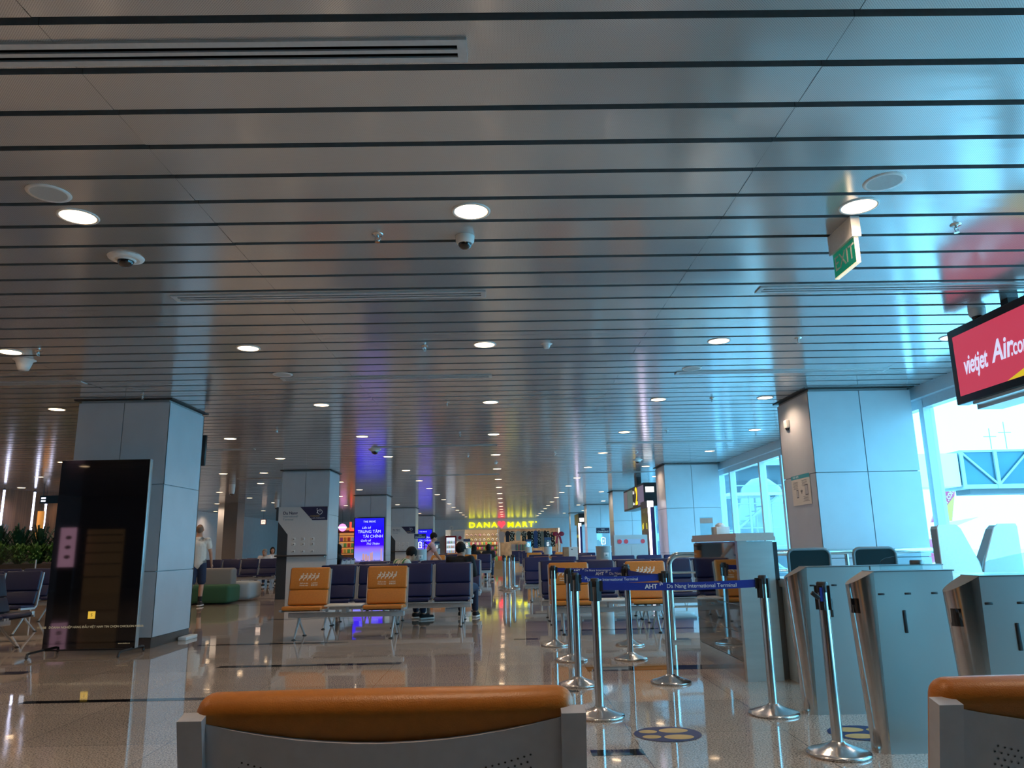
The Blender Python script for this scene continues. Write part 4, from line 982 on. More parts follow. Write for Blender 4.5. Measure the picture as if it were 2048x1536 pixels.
def led_totem(x, y, label):
    t = thing('led_totem', label, 'display', (x, y, 0))
    MB().box((0, -.55, .0), (.18, .55, 2.40)).build('casing', mat('totem_blue', (.02, .03, .12), .3), t)
    M_ = mat('poster_dark', (.06, .05, .04), .2, var=.6, vscale=7)
    MB().box((-.006, -.5, 1.0), (0, .5, 2.2)).build('poster', M_, t)
    MB().tube([(.03, -.57, .3), (.03, -.57, 2.38)], .035, 10).build('light_tube', glow('violet_white', (.85, .75, 1.0), 3.0), t)
    MB().box((-.004, -.5, 2.22), (.16, -.556, 2.39)).build('lit_header', MATS['lit_panel'], t)
    y_ = glow('poster_yellow', (.7, .6, .05), .9)
    for yy, z in ((.35, 1.68), (.22, 1.72), (-.3, 1.7)): MB().box((-.009, yy-.04, z-.08), (-.006, yy+.04, z+.08)).build('yellow_mark', y_, t)
    return t
led_totem(4.0, 21.75, 'tall lit advertising totem under the gate sign')
led_totem(4.0, 42.0, 'far lit advertising totem near the gift shop')
MB_ = thing('gate_sign', 'far hanging black gate sign near the gift shop', 'sign', (4.1, 43.5, 0)); MB().box((0, -1.2, 2.35), (.38, 1.2, 2.95)).build('casing', BLKPL, MB_); MB().box((.05, -1.205, 2.5), (.3, -1.2, 2.7)).build('lit_end_panel', MATS['lit_panel'], MB_)

cb = thing('service_cabinet', 'white cabinet with red round prohibition stickers before the third window column', 'cabinet', (3.15, 19.4, 0))
MB().box((-.42, -.2, 0), (.42, .25, 1.44)).build('body', mat('cabinet_pale', (.50, .55, .56), .4, var=.03), cb)
q = MB().box((-.32, -.21, 1.22), (.34, -.2, 1.34)); q.build('notice_strip', mat('pale_blue_print', (.45, .55, .7), .5), cb)
for x in (-.28, -.12, .3): MB().lathe([(0, 0), (.055, 0)], 16, mtx=Matrix.Translation((x, -.215, 1.28)) @ Matrix.Rotation(R(90), 4, 'X')).build('round_sticker', mat('cabinet_red', (.85, .08, .10), .5), cb)
for x0, x1 in ((-.40, -.01), (.01, .40)): MB().box((x0, -.206, .1), (x1, -.2, 1.14)).build('door', MATS['cabinet_pale'], cb)
kb = thing('wood_side_cabinet', 'small white cabinet with wooden side beyond the navy seats', 'cabinet', (1.70, 20.0, 0))
MB().box((-.06, -.2, 0), (.17, .2, 1.17)).build('body', WHITE, kb); MB().box((-.19, -.2, 0), (-.06, .2, 1.17)).build('wood_side', mat('light_oak', (.36, .20, .10), .5, var=.2, vscale=6), kb)
MB().box((.0, -.203, 1.1), (.04, -.2, 1.12)).build('label_mark', BLKPL, kb)
sf = thing('lounge_sofa', 'modular sofa with green seat and grey back, next to the walking man', 'sofa', (-7.15, 18.9, 0))
GRN = mat('green_fabric', (.035, .11, .055), .9, var=.1, vscale=200); GRY = mat('grey_fabric', (.26, .23, .21), .9, var=.1, vscale=200); LGY = mat('pale_fabric', (.38, .42, .44), .9, var=.1, vscale=200)
MB().rbox((-.95, -.45, .03), (.62, .35, .44), .08, 4).build('green_seat', GRN, sf); MB().rbox((-.8, .36, .03), (.40, .68, .82), .07, 4).build('backrest', GRY, sf); MB().rbox((.0, .72, .03), (.72, 1.7, .46), .1, 4).build('pale_seat', LGY, sf)

# notice on the first window column, sensor, display behind left column
no = thing('notice_poster', 'white paper notice with teal header on the nearest window column', 'notice', (4.275, 10.85, 1.925))
MB().box((-.004, -.34, -.215), (0, .34, .215)).build('paper', mat('notice_paper', (.72, .66, .60), .6, var=.02), no)
MB().box((-.005, -.34, .16), (-.004, .34, .215)).build('header_band', mat('teal_band', (.05, .34, .42), .5), no)
txt('printed_text', 'FREE WIFI', .05, WTEXT, no, (-.0055, .16, .187), FACE_NX, depth=.0003)
ink = mat('print_ink', (.16, .15, .17), .6); q = MB()
for yc, z0, n, w_ in ((.19, .12, 7, .10), (-.14, .13, 6, .12), (-.16, -.10, 5, .12)):
    for i in range(n): ww = w_*random.uniform(.6, 1); q.box((-.0048, yc-ww, z0-.016*i-.003), (-.004, yc+ww, z0-.016*i+.003))
q.build('printed_lines', ink, no)
for yc, z, h, w_ in ((.14, -.05, .06, .035), (-.20, -.01, .075, .055)): MB().rbox((-.0058, yc-w_, z-h), (-.0042, yc+w_, z+h), .0005, 1).box((-.0062, yc-w_+.008, z-h+.014), (-.0056, yc+w_-.008, z+h-.014), 1).build('phone_picture', [ink, mat('phone_screen', (.5, .48, .50), .5)], no)
q = MB()
for r in (.018, .032, .046): q.tube([(-.005, -.02+r*math.sin(R(a)), -.05+r*math.cos(R(a))) for a in range(-45, 46, 15)], .004, 5)
q.ball((-.005, -.02, -.05), .006, 8, 6).build('wifi_symbol', ink, no)
sb_ = thing('wall_sensor', 'small white sensor box high on the nearest window column', 'sensor', (4.27, 11.1, 2.92)); MB().rbox((-.05, -.05, -.06), (.01, .05, .06), .008, 2).build('housing', WHITE, sb_); MB().lathe([(.02, -.09), (.03, -.06)], 12).build('lens', BLKPL, sb_, (-.02, 0, 0))
bd = thing('hanging_display', 'black screen edge sticking out behind the nearest left column', 'screen', (-4.81, 12.0, 2.80)); MB().rbox((-.55, -.03, -.25), (.06, .03, .24), .006, 1).build('casing', BLKPL, bd); MB().box((-.3, -.02, .24), (-.25, .02, .50)).build('hanger', BLKPL, bd)
MB().rbox((-.06, -.2, 0), (.06, .2, .05), .01, 2).build('floor_box', WHITE, tag(thing('floor_outlet', 'low white floor box at the foot of the nearest left column', 'outlet', (-4.55, 11.3, 0)), None))

# ================================================================ FAR LEFT
pt = thing('planter_box', 'long dark planter below the plants at the left edge', 'planter', (-13.6, 22.6, 0)); MB().box((-2.1, -.5, 0), (1.7, .8, .92)).box((-2.1, -.52, .92), (1.7, .82, .98)).build('box', mat('planter_dark', (.10, .07, .06), .5, var=.1), pt)
LEAFS = [mat('leaf_green', (.08, .20, .035), .45, var=.35, vscale=8), mat('leaf_dark', (.025, .085, .04), .45, var=.3, vscale=8)]
def plant(x, y, z, h, sp, nl, label, mi, grp):
    nl = int(nl*1.7)
    t = thing('leafy_plant', label, 'plant', (x, y, z), 0, grp); L = MB(); st = MB()
    for s in range(nl):
        a = random.uniform(0, 2*PI); r = random.uniform(.1, 1)*sp; hh = h*random.uniform(.15, 1)*(1-.35*r/sp*.6); b = Vector((math.cos(a)*r*.25, math.sin(a)*r*.25, hh*.4)); e = Vector((math.cos(a)*r, math.sin(a)*r, hh))
        d = (e-b).normalized(); w_ = random.uniform(.025, .05); sd = d.cross(Vector((0, 0, 1))).normalized()*w_; mid = (b+e)/2+Vector((0, 0, .06)); tip = e+Vector((d.x*.08, d.y*.08, -.07))
        L.add([b, mid+sd, e+sd*.7, tip, e-sd*.7, mid-sd], [(0, 1, 5), (1, 2, 4, 5), (2, 3, 4)], 0)
        st.tube([(0, 0, 0), b, mid], .006, 4)
    L.build('leaves', LEAFS[mi], t); st.build('stems', LEAFS[1], t)
pos = ['leftmost', 'second', 'third', 'fourth', 'fifth', 'sixth', 'rightmost']
for i in range(7): plant(-15.05+i*.52, 22.35, .95, .70, .44, 90, 'bushy green plant in the front of the planter, %s along the row' % pos[i], 0, 'front planter plants')
for i in range(6): plant(-15.05+i*.62, 23.0, .95, 1.30, .55, 80, 'taller dark leafy plant at the planter back, %s along the row' % pos[i], 1, 'back planter plants')
TUBE = glow('white_violet_tube', (.70, .72, 1.0), 3.2)
for u, v0, v1, l in ((6, 980, 1052, 'leftmost'), (67, 984, 1060, 'middle'), (89, 1008, 1076, 'right one beside the orange lamp')):
    yt = 15.45*1503/(1010-u); a = at(u+3, v0, yt); b = at(u-4, v1, yt); t = thing('light_tube', 'vertical white light tube against the wood wall, ' + l, 'lamp', (a.x, yt, 0))
    MB().tube([(0, 0, b.z), (0, 0, a.z)], .032, 10).build('tube', TUBE, t); MB().tube([(0, 0, a.z), (0, 0, CEIL)], .006, 6).lathe([(.04, a.z), (.04, a.z+.04)], 10).build('suspension', BLKPL, t)
a = at(78, 1065, 24.9); t = thing('hanging_lamp', 'orange cylinder lamp between the light tubes', 'lamp', (a.x, 24.9, 0)); MB().lathe([(.10, 1.75), (.10, 2.62)], 20).build('shade', mat('amber_shade', (.5, .2, .03), .5, emit=(.75, .30, .05), es=.35), t); MB().tube([(0, 0, 2.62), (0, 0, CEIL)], .008, 6).build('suspension', BLKPL, t)
a = at(100, 999, 23.6); t = thing('direction_sign', 'small dark hanging direction sign at the far left', 'sign', (a.x, 23.6, a.z)); MB().box((-.3, -.02, -.12), (.4, .02, .12)).build('sign_board', mat('sign_teal', (.01, .05, .08), .3), t)
MB().box((-.26, -.024, .02), (-.12, -.02, .07)).box((-.26, -.024, -.07), (-.12, -.02, -.02)).build('symbols', glow('sym', (.8, .85, 1), 1), t); MB().tube([(-.2, 0, .12), (-.2, 0, CEIL-a.z)], .006, 6).build('hanger', BLKPL, t)
t = thing('glass_balustrade', 'short glass balustrade in front of the plants at left edge', 'balustrade', (-13.6, 21.6, 0)); MB().prism([(-.9, .3), (.55, .3), (.55, 1.05), (.1, 1.35), (-.9, 1.6)], 0, .012).build('glass_pane', ACRYL, t); MB().tube([(.55, 0, 0), (.55, 0, 1.1)], .02, 8).build('post', ALU, t)
# structures on the left far side
q = MB(); a = at(470, 1110, 33); b = at(443, 1110, 33); q.box((b.x, 33, 0), (a.x, 33.9, CEIL)); struct(q, 'trim_3', mat('taupe_paint', (.20, .17, .15), .5, var=.05), 'taupe column by the pale left wall')
q = MB(); a = at(443, 1110, 34); b = at(431, 1110, 34); q.box((b.x, 34, 0), (a.x, 34.6, CEIL)); struct(q, 'trim_4', PANEL)
a = at(527, 1044, 40); t = thing('pictogram_sign', 'small lit square sign hanging before the pale wall', 'sign', (a.x, 40, a.z)); MB().box((-.14, -.03, -.14), (.14, .03, .14)).build('frame', mat('sign_red', (.35, .05, .05), .4), t); MB().box((-.11, -.034, -.11), (.11, -.03, .11)).build('lit_face', glow('sign_cream', (1, .75, .6), 1), t)
MB().tube([(-.05, -.036, -.04), (-.02, -.036, .05), (.05, -.036, .03), (.04, -.036, -.04)], .012, 6).build('pictogram', MATS['sign_red'], t); MB().tube([(0, 0, .14), (0, 0, CEIL-a.z)], .006, 6).build('hanger', BLKPL, t)
# snack stall between second and third columns
st = thing('snack_stall', 'warm lit snack stall with pink sign seen between the left columns', 'stall', (0, 0, 0)); a = at(676, 1066, 44); b = at(716, 1112, 44)
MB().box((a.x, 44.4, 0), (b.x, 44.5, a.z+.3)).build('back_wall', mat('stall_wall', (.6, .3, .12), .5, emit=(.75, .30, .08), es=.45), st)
MB().box((a.x-.1, 43.2, .0), (b.x, 43.5, .95)).build('counter', mat('stall_counter', (.2, .1, .05), .4), st); MB().box((a.x-.1, 43.2, a.z), (b.x, 44.4, a.z+.12)).build('canopy', mat('stall_red', (.10, .02, .015), .5), st)
for i in range(4): MB().box((a.x, 44.1, 1.0+i*.33), (b.x, 44.4, 1.03+i*.33)).build('shelf', mat('stall_shelf', (.3, .15, .06), .5), st)
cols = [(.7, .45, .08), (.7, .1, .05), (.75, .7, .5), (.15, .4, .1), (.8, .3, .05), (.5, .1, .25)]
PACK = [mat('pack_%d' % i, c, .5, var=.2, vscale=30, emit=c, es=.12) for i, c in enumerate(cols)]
pk = {}
def packs(x0, x1, y, z, n, w_, h, where, grp):
    for i in range(n):
        mi = random.randrange(6); lab = '%s coloured snack pack on %s' % (['yellow', 'red', 'cream', 'green', 'orange', 'pink'][mi], where)
        key = (mi, w_, h)
        if key not in pk: o = MB().rbox((-w_/2, -.06, 0), (w_/2, .06, h), .015, 1).build('snack_pack', PACK[mi]); pk[key] = o
        else: o = pk[key].copy(); COL.objects.link(o)
        o.location = (x0+(x1-x0)*(i+.5)/n, y, z); o['label'] = lab; o['category'] = 'snack'; o['group'] = grp
for r_i in range(3): packs(a.x+.05, b.x-.05, 44.25, 1.03+r_i*.33, 5, .16, .22, 'the %s shelf of the snack stall' % ['lowest', 'middle', 'top'][r_i], 'snacks on the stall shelves')
c = at(685, 1055, 43); t = thing('round_pink_sign', 'glowing pink round sign above the snack stall', 'sign', (c.x, 43.0, c.z)); MB().lathe([(.0, -.03), (.21, -.03), (.21, .03), (0, .03)], 28, mtx=Matrix.Rotation(R(90), 4, 'X')).build('disc', glow('pink_glow', (1, .25, .75), 1.4), t); MB().box((-.24, -.045, -.04), (.24, -.03, .04)).build('cross_band', glow('pink_white', (1, .8, .95), 1.5), t)
MB().tube([(0, 0, .2), (0, 0, CEIL-c.z)], .008, 6).build('hanger', BLKPL, t)
c = at(703, 1053, 43); t = thing('red_letter_sign', 'glowing red letter sign next to the pink round sign', 'sign', (c.x, 43.0, c.z)); MB().box((-.10, -.02, -.25), (.0, .02, .25)).box((0, -.02, -.25), (.16, .02, -.15)).build('letter', glow('red_glow', (1, .05, .03), 1.5), t); MB().tube([(-.05, 0, .25), (-.05, 0, CEIL-c.z)], .008, 6).build('hanger', BLKPL, t)

# ================================================================ GIFT SHOP AT THE END
sg = thing('shop_sign', 'yellow lit DANA MART letters with a red heart over the gift shop', 'sign', (0, SY-.06, 0))
Yl = glow('sign_letter_yellow', (1.0, .92, .0), 1.6); Rl = glow('sign_heart_red', (1.0, .04, .06), 1.5)
def shop_at(u, v, dy=0): return at(u, v, SY+dy)
p = shop_at(966, 1050.5); txt('lettering', 'DANA', .56, Yl, sg, (p.x, 0, p.z), depth=.03, off=.001, sp=1.24, sx=1.2)
p = shop_at(1041, 1049.5); txt('lettering', 'MART', .56, Yl, sg, (p.x, 0, p.z), depth=.03, off=.001, sp=1.24, sx=1.2)
p = shop_at(1003, 1049); hp = []
for i in range(40):
    a_ = 2*PI*i/40; hp.append((p.x+.30*math.sin(a_)**3*.95, p.z+.02+.0185*(13*math.cos(a_)-5*math.cos(2*a_)-2*math.cos(3*a_)-math.cos(4*a_))))
MB().prism(hp, -.04, .03).build('heart', Rl, sg)
p = shop_at(1072, 1044); MB().disc((p.x, -.03, p.z), .05, 'y', seg=12).build('small_dot', Yl, sg)
p = shop_at(903, 1056); ck = thing('round_emblem', 'pale round emblem left of the shop sign', 'emblem', (p.x, SY-.04, p.z)); MB().lathe([(0, 0), (.15, 0), (.16, .03), (.17, .04)], 24, mtx=Matrix.Rotation(R(90), 4, 'X')).build('disc', WHITE, ck); MB().lathe([(0, .045), (.06, .045)], 16, mtx=Matrix.Rotation(R(90), 4, 'X')).build('centre', ALU, ck)
# unseen glowing panels added under the shop ceiling to light its inside
for x in (-3.2, -1.4, .4, 2.2, 3.8):
    for y in (59.2, 61.5):
        t = thing('shop_fill_panel', 'unseen fill light added in the gift shop, %s row, %s' % ('front' if y < 60 else 'rear', {-3.2: 'leftmost', -1.4: 'second', .4: 'third', 2.2: 'fourth', 3.8: 'rightmost'}[x]), 'ceiling light', (x, y, 2.75), 0, 'added gift shop fill lights')
        MB().box((-.3, -.3, -.01), (.3, .3, 0)).build('diffuser', glow('shop_fill_glow', (1, .88, .70), 14), t)
bw = MB(); a = shop_at(912, 1062); b = shop_at(1040, 1103)
fr = thing('drinks_fridge', 'red framed drinks fridge at the left of the gift shop', 'fridge', (0, SY-.75, 0)); a = at(891, 1072, SY-.75); b = at(912, 1106, SY-.75)
MB().box((a.x, 0, 0), (b.x, .7, a.z)).build('cabinet', mat('fridge_red', (.35, .01, .02), .35), fr)
MB().box((a.x+.07, -.01, .3), (b.x-.07, 0, a.z-.12)).build('lit_interior', glow('fridge_light', (.75, .85, 1.0), .75), fr)
q = MB(); cw = (b.x-a.x-.2)/9
BOT = [mat('bottle_%d' % i, c_, .3, emit=c_, es=.2) for i, c_ in enumerate(((.55, .05, .05), (.7, .35, .05), (.1, .35, .12), (.1, .2, .5), (.6, .6, .6)))]
zt = .42; bo = None
for ri, z in enumerate((.5, .88, 1.22, 1.55)):
    MB().box((a.x+.07, -.08, z-.03), (b.x-.07, -.01, z-.01)).build('shelf', ALU, fr)
    for i in range(7):
        mi = random.randrange(5)
        if bo is None: o = MB().lathe([(.032, 0), (.034, .12), (.014, .18), (.014, .21)], 8).build('drink_bottle', BOT[mi]); bo = o.data; bs = {}
        else: o = MB().lathe([(.032, 0), (.034, .12), (.014, .18), (.014, .21)], 8).build('drink_bottle', BOT[mi])
        o.location = (a.x+.13+i*(b.x-a.x-.26)/6, SY-.80, z-.01); o['label'] = 'small %s drink bottle on the fridge %s shelf' % (['red', 'orange', 'green', 'blue', 'clear'][mi], ['lowest', 'second', 'third', 'top'][ri]); o['category'] = 'bottle'; o['group'] = 'bottles in the drinks fridge'
a = shop_at(895, 1061); b = shop_at(928, 1083, .5); t = thing('white_promo_board', 'white board with a red mark above the drinks fridge', 'board', (0, SY+.3, 0)); MB().box((b.x-.85, 0, b.z+.02), (b.x, .04, a.z-.05)).build('panel', WHITE, t); MB().lathe([(0, 0), (.13, 0)], 20, mtx=Matrix.Translation((b.x-.3, -.005, b.z+.28)) @ Matrix.Rotation(R(90), 4, 'X')).build('red_mark', mat('mark_red', (.5, .04, .05), .5), t)
# back wall shelving with packs and round crafts
shv = thing('shop_shelving', 'long lit shelving on the left inside the gift shop', 'shelf', (0, SY+2.0, 0)); a = at(930, 1070, SY+2); b = at(998, 1103, SY+2)
MB().box((a.x, .3, 0), (b.x, .36, 2.7)).build('back_panel', mat('shop_back', (.50, .36, .22), .6, var=.05), shv)
MB().box((b.x+.1, SY+2.6, 0), (sx1, SY+2.66, 2.7)).build('partition_panel', mat('shop_partition', (.34, .24, .15), .6, var=.3, vscale=3), tag(thing('display_partition', 'brown partition behind the hanging clothes in the gift shop', 'partition'), None))
for z in (.35, .70, 1.05, 1.40): MB().box((a.x, -.1, z-.02), (b.x, .3, z)).build('shelf', mat('shop_shelf', (.45, .28, .14), .5, var=.1), shv)
for i, z in enumerate((.35, .70, 1.05, 1.40)): packs(a.x+.05, b.x-.05, SY+2.02, z, 15, .13, .20, 'the %s gift shop shelf' % ['lowest', 'second', 'third', 'top'][i], 'packs on the gift shop shelves')
rd = None; names = ['leftmost', 'second', 'third', 'fourth', 'fifth', 'sixth', 'seventh', 'rightmost']
for r_i in range(2):
    for i in range(8):
        x = a.x+.15+i*(b.x-a.x-.3)/7; z = 1.80+r_i*.36
        t = thing('framed_craft', 'small framed craft picture, %s row, %s over the shelves' % (['lower', 'upper'][r_i], names[i]), 'picture', (x, SY+2.28, z), 0, 'framed crafts in the gift shop')
        MB().box((-.13, -.02, -.15), (.13, .0, .15)).build('frame', mat('craft_frame', (.35, .24, .12), .5), t); cc_ = random.choice(((.75, .7, .6), (.7, .5, .4), (.8, .75, .3), (.75, .4, .45)))
        MB().lathe([(0, .025), (.105, .025), (.105, .02)], 16, mtx=Matrix.Rotation(R(90), 4, 'X')).lathe([(0, .03), (.045, .028)], 10, 1, mtx=Matrix.Rotation(R(90), 4, 'X')).build('motif', [mat('craft_%.2f_%.2f' % (cc_[0], cc_[1]), cc_, .6), mat('craft_dark', (.12, .08, .08), .6)], t)
# hanging garments
def garment(u, v0, v1, w_, c, label, kind, var=0, dy=.7):
    Y = SY+dy; a = at(u, v0, Y); b = at(u, v1, Y); h = a.z-b.z; t = thing('hanging_shirt' if kind == 't' else 'hanging_garment', label, 'garment', (a.x, Y, a.z), 0, 'clothes hanging in the gift shop')
    M_ = mat('cloth_%.2f_%.2f_%.2f_%.1f' % (*c, var), c, .85)
    if var and not M_.get('pat'):
        M_['pat'] = 1; tq, b2 = nodes_of(M_); cx = tq.nodes.new('ShaderNodeTexCoord'); vz = tq.nodes.new('ShaderNodeTexVoronoi'); vz.inputs['Scale'].default_value = var; r = tq.nodes.new('ShaderNodeValToRGB'); r.color_ramp.interpolation = 'CONSTANT'
        r.color_ramp.elements[0].color = (*c, 1); r.color_ramp.elements[1].position = .38; r.color_ramp.elements[1].color = (.015, .018, .015, 1) if sum(c) > .9 else (.6, .55, .42, 1)
        tq.links.new(cx.outputs['Object'], vz.inputs['Vector']); tq.links.new(vz.outputs[0], r.inputs[0]); tq.links.new(r.outputs[0], b2.inputs['Base Color'])
    w_ /= 2
    if kind == 't': P = [(-w_*.35, 0), (w_*.35, 0), (w_*.9, -.08), (w_*1.25, -h*.42), (w_*.95, -h*.47), (w_*.8, -h*.3), (w_*.8, -h), (-w_*.8, -h), (-w_*.8, -h*.3), (-w_*.95, -h*.47), (-w_*1.25, -h*.42), (-w_*.9, -.08)]
    else: P = [(-w_*.4, 0), (w_*.4, 0), (w_, -.1), (w_*.9, -h*.5), (w_*1.05, -h), (-w_*1.05, -h), (-w_*.9, -h*.5), (-w_, -.1)]
    MB().prism(P, -.04, .04).build('cloth', M_, t); MB().tube([(0, 0, -.02), (0, 0, .06), (.02, 0, .09)], .006, 5).build('hanger', BLKPL, t)
    return t
g = [(1003, 1063, 1085, .50, (.70, .52, .46), 'pale pink t-shirt with red print hanging in the shop front', 't', 0), (1015, 1062, 1084, .36, (.03, .03, .05), 'black t-shirt right of the pink shirt', 't', 0), (1024, 1062, 1082, .42, (.62, .62, .55), 'grey printed t-shirt in the shop front', 't', 9),
     (1036, 1062, 1081, .42, (.66, .60, .50), 'cream t-shirt with dark motif in the shop front', 't', 0), (1048, 1062, 1082, .42, (.60, .60, .5), 'patterned cream shirt in the shop front', 't', 12), (1058, 1062, 1094, .30, (.02, .02, .02), 'dark long garment, first of the long row', 'g', 0),
     (1064, 1062, 1095, .26, (.60, .58, .48), 'black and cream leaf pattern garment, left one', 'g', 8), (1071, 1061, 1096, .34, (.06, .10, .25), 'blue long garment with pale top', 'g', 0), (1078, 1061, 1095, .26, (.62, .5, .4), 'cream and dark patterned garment beside the blue one', 'g', 9),
     (1084, 1061, 1094, .24, (.25, .22, .17), 'olive long garment in the long row', 'g', 0), (1090, 1061, 1095, .22, (.02, .02, .025), 'black long garment in the long row', 'g', 0), (1096, 1062, 1094, .28, (.6, .6, .5), 'black and cream leaf pattern garment, middle one', 'g', 8.5), (1105, 1064, 1093, .34, (.55, .58, .52), 'black and cream leaf pattern garment, right one near the bow', 'g', 7)]
for it in g: garment(*it)
t = thing('clothes_rail', 'metal clothes rail across the shop front', 'rail', (0, SY+.7, 0)); a = at(995, 1061, SY+.7); b = at(1112, 1060.5, SY+.7); MB().tube([(a.x, 0, a.z+.1), (b.x, 0, a.z+.1)], .018, 8).tube([(a.x, 0, 0), (a.x, 0, a.z+.1)], .018, 8).tube([(b.x, 0, 0), (b.x, 0, a.z+.1)], .018, 8).build('rail', CHROME, t)
for i in range(12):
    u = 1024+i*2.7; c_ = random.choice(((.05, .05, .08), (.1, .25, .15), (.4, .4, .4), (.35, .08, .1), (.05, .1, .2)))
    garment(u, 1088, 1101, .09, c_, 'folded dark garment on the low rack, %s from the left' % ordinal(i), 'g', 0, dy=.2)
t = thing('low_clothes_rack', 'low clothes rack under the hanging t-shirts', 'rack', (0, SY+.2, 0)); a = at(1020, 1087.5, SY+.2); b = at(1058, 1087.5, SY+.2); MB().tube([(a.x, 0, 0), (a.x, 0, a.z+.05), (b.x, 0, a.z+.05), (b.x, 0, 0)], .015, 8).build('rail', CHROME, t)
t = thing('red_bow', 'big red ribbon bow at the right side of the shop front', 'bow', (0, 0, 0)); c = at(1117, 1071, SY-.1); MB().tube([(c.x, SY-.12, 0), (c.x, SY-.12, c.z)], .015, 6).build('stand', CHROME, t); RB = mat('ribbon_red', (.45, .01, .03), .5, var=.1); q = MB()
for s in (-1, 1):
    q.ball((c.x+s*.22, SY-.15, c.z+.12), (.22, .05, .17), 14, 10); q.prism([(c.x, c.z), (c.x+s*.16, c.z-.05), (c.x+s*.28, c.z-.62), (c.x+s*.1, c.z-.55)], SY-.16, SY-.12)
q.ball((c.x, SY-.18, c.z+.05), (.07, .06, .08), 10, 8); q.build('ribbon', RB, t)
t = thing('snack_table', 'low display table piled with yellow packs before the shop', 'table', (-.35, 44.5, 0)); MB().box((-.55, -.4, .0), (.55, .4, .45)).build('table', mat('table_wood', (.4, .24, .1), .5, var=.1), t)
packs(-.85, .15, 44.3, .45, 7, .14, .24, 'the low table before the gift shop', 'packs on the low table')

# ================================================================ OUTSIDE
GZ = -4.6
gr = MB(); gr.add([(6.3, -60, GZ), (260, -60, GZ), (260, 400, GZ), (6.3, 400, GZ)], [(0, 1, 2, 3)]); struct(gr, 'ground', mat('apron_concrete', (.85, .72, .66), .8, var=.08, vscale=.2), 'pale concrete apron outside')
BRI = mat('bridge_paint', (.36, .38, .39), .5, var=.05, vscale=1); BRG = mat('bridge_glass', (.05, .14, .19), .15, metal=.2, var=.1, vscale=.5); BRD = mat('bridge_dark', (.12, .12, .13), .6, var=.1)
jb = thing('jet_bridge', 'boarding bridge with truss sides crossing behind the right window', 'jet bridge', (0, 45, 0)); D = 2.6
A0, A1 = at(1868, 905, 45), at(1868, 975, 45); zt, zb = A0.z, A1.z; x0 = A0.x-1.5
def sec(xa, xb, zt, zb, d0):
    MB().box((xa, d0, zt-.12), (xb, D-d0, zt)).box((xa, d0, zb), (xb, D-d0, zb+.25)).build('deck_and_roof', BRI, jb)
    MB().box((xa, d0+.12, zb+.25), (xb, D-d0-.12, zt-.12)).build('side_panels', BRG, jb)
    n = max(1, round((xb-xa)/2.1)); f = MB()
    for i in range(n+1):
        x = xa+(xb-xa)*i/n; f.box((x-.1, d0-.05, zb), (x+.1, d0+.08, zt))
    f.build('truss_posts', BRI, jb); f = MB()
    for i in range(n):
        xa_, xb_ = xa+(xb-xa)*i/n, xa+(xb-xa)*(i+1)/n; p, q_ = ((xa_, zt-.1), (xb_, zb+.2)) if i % 2 == 0 else ((xa_, zb+.2), (xb_, zt-.1))
        f.tube([(p[0], d0, p[1]), (q_[0], d0, q_[1])], .07, 6)
    f.build('truss_diagonals', BRI, jb)
    MB().box((xa+.5, d0+.4, zb-.3), (xb-.4, D-d0-.4, zb)).build('underside_ducts', BRD, jb)
MB().box((x0-1.5, .2, zb+.05), (x0+3.0, D-.2, zt-.05)).build('white_tunnel', mat('tunnel_white', (.78, .80, .80), .5), jb)
sec(x0+3.2, x0+11.5, zt+.12, zb-.1, .15); sec(x0+8.2, x0+24, zt+.32, zb-.38, -.15)
MB().box((x0+13, .6, GZ), (x0+14, 2.0, zb-.3)).build('support_leg', BRI, jb)
MB().box((x0-1.0, .9, GZ), (x0-.2, 1.7, zb)).build('support_leg', BRI, jb)
for u, h in ((1990, 1.3), (2021, 1.7)):
    a = at(u, 900, 46); t = thing('mast', 'thin antenna mast above the jet bridge, %s one' % ('left' if u < 2000 else 'right'), 'mast', (a.x, 46.3, zt+.3)); MB().tube([(0, 0, 0), (0, 0, h)], .025, 6).tube([(-.4, 0, h*.6), (.4, 0, h*.6)], .02, 5).build('pole', BRI, t)
pln = thing('airliner', 'airliner with red and yellow tail beyond the jet bridge', 'airplane', (0, 75, 0)); FUS = mat('plane_white', (.75, .75, .75), .35); PR = mat('plane_red', (.62, .03, .10), .4, emit=(.5, .06, .14), es=.0); PY = mat('plane_yellow', (.70, .60, .03), .4)
c0 = at(1850, 1062, 75)
MB().lathe([(.1, -1), (.7, 1), (1.5, 4), (2.0, 8), (2.0, 30), (1.2, 33), (.2, 34)], 24, mtx=Matrix.Translation((44.3, 0, c0.z-1.9)) @ Matrix.Rotation(R(-90), 4, 'Y')).build('fuselage', FUS, pln)
MB().lathe([(.75, 1), (1.53, 4), (2.03, 8)], 24, cap=False, mtx=Matrix.Translation((44.3, 0, c0.z-1.9)) @ Matrix.Rotation(R(-90), 4, 'Y')).build('red_band', PR, pln)
f0, f1, f2, f3 = at(1862, 1045, 75), at(1884, 978, 75), at(1909, 978, 75), at(1903, 1042, 75)
MB().prism([(f0.x, f0.z), (f1.x, f1.z), (f2.x, f2.z), (f3.x, f3.z)], -.12, .12).build('tail_fin', PR, pln)
y1, y2, y3 = at(1886, 1020, 75), at(1907, 992, 75), at(1903, 1041, 75); y4 = at(1884, 1044, 75); MB().prism([(y1.x, y1.z), (y2.x, y2.z), (y3.x, y3.z), (y4.x, y4.z)], -.15, -.12).build('yellow_tail_patch', PY, pln)
p = at(1891, 999, 75); txt('lettering', 's.Air.com', .85, FUS, pln, (p.x, -.17, p.z), (R(90), R(-54), 0), depth=.01, off=.01, sx=.8)
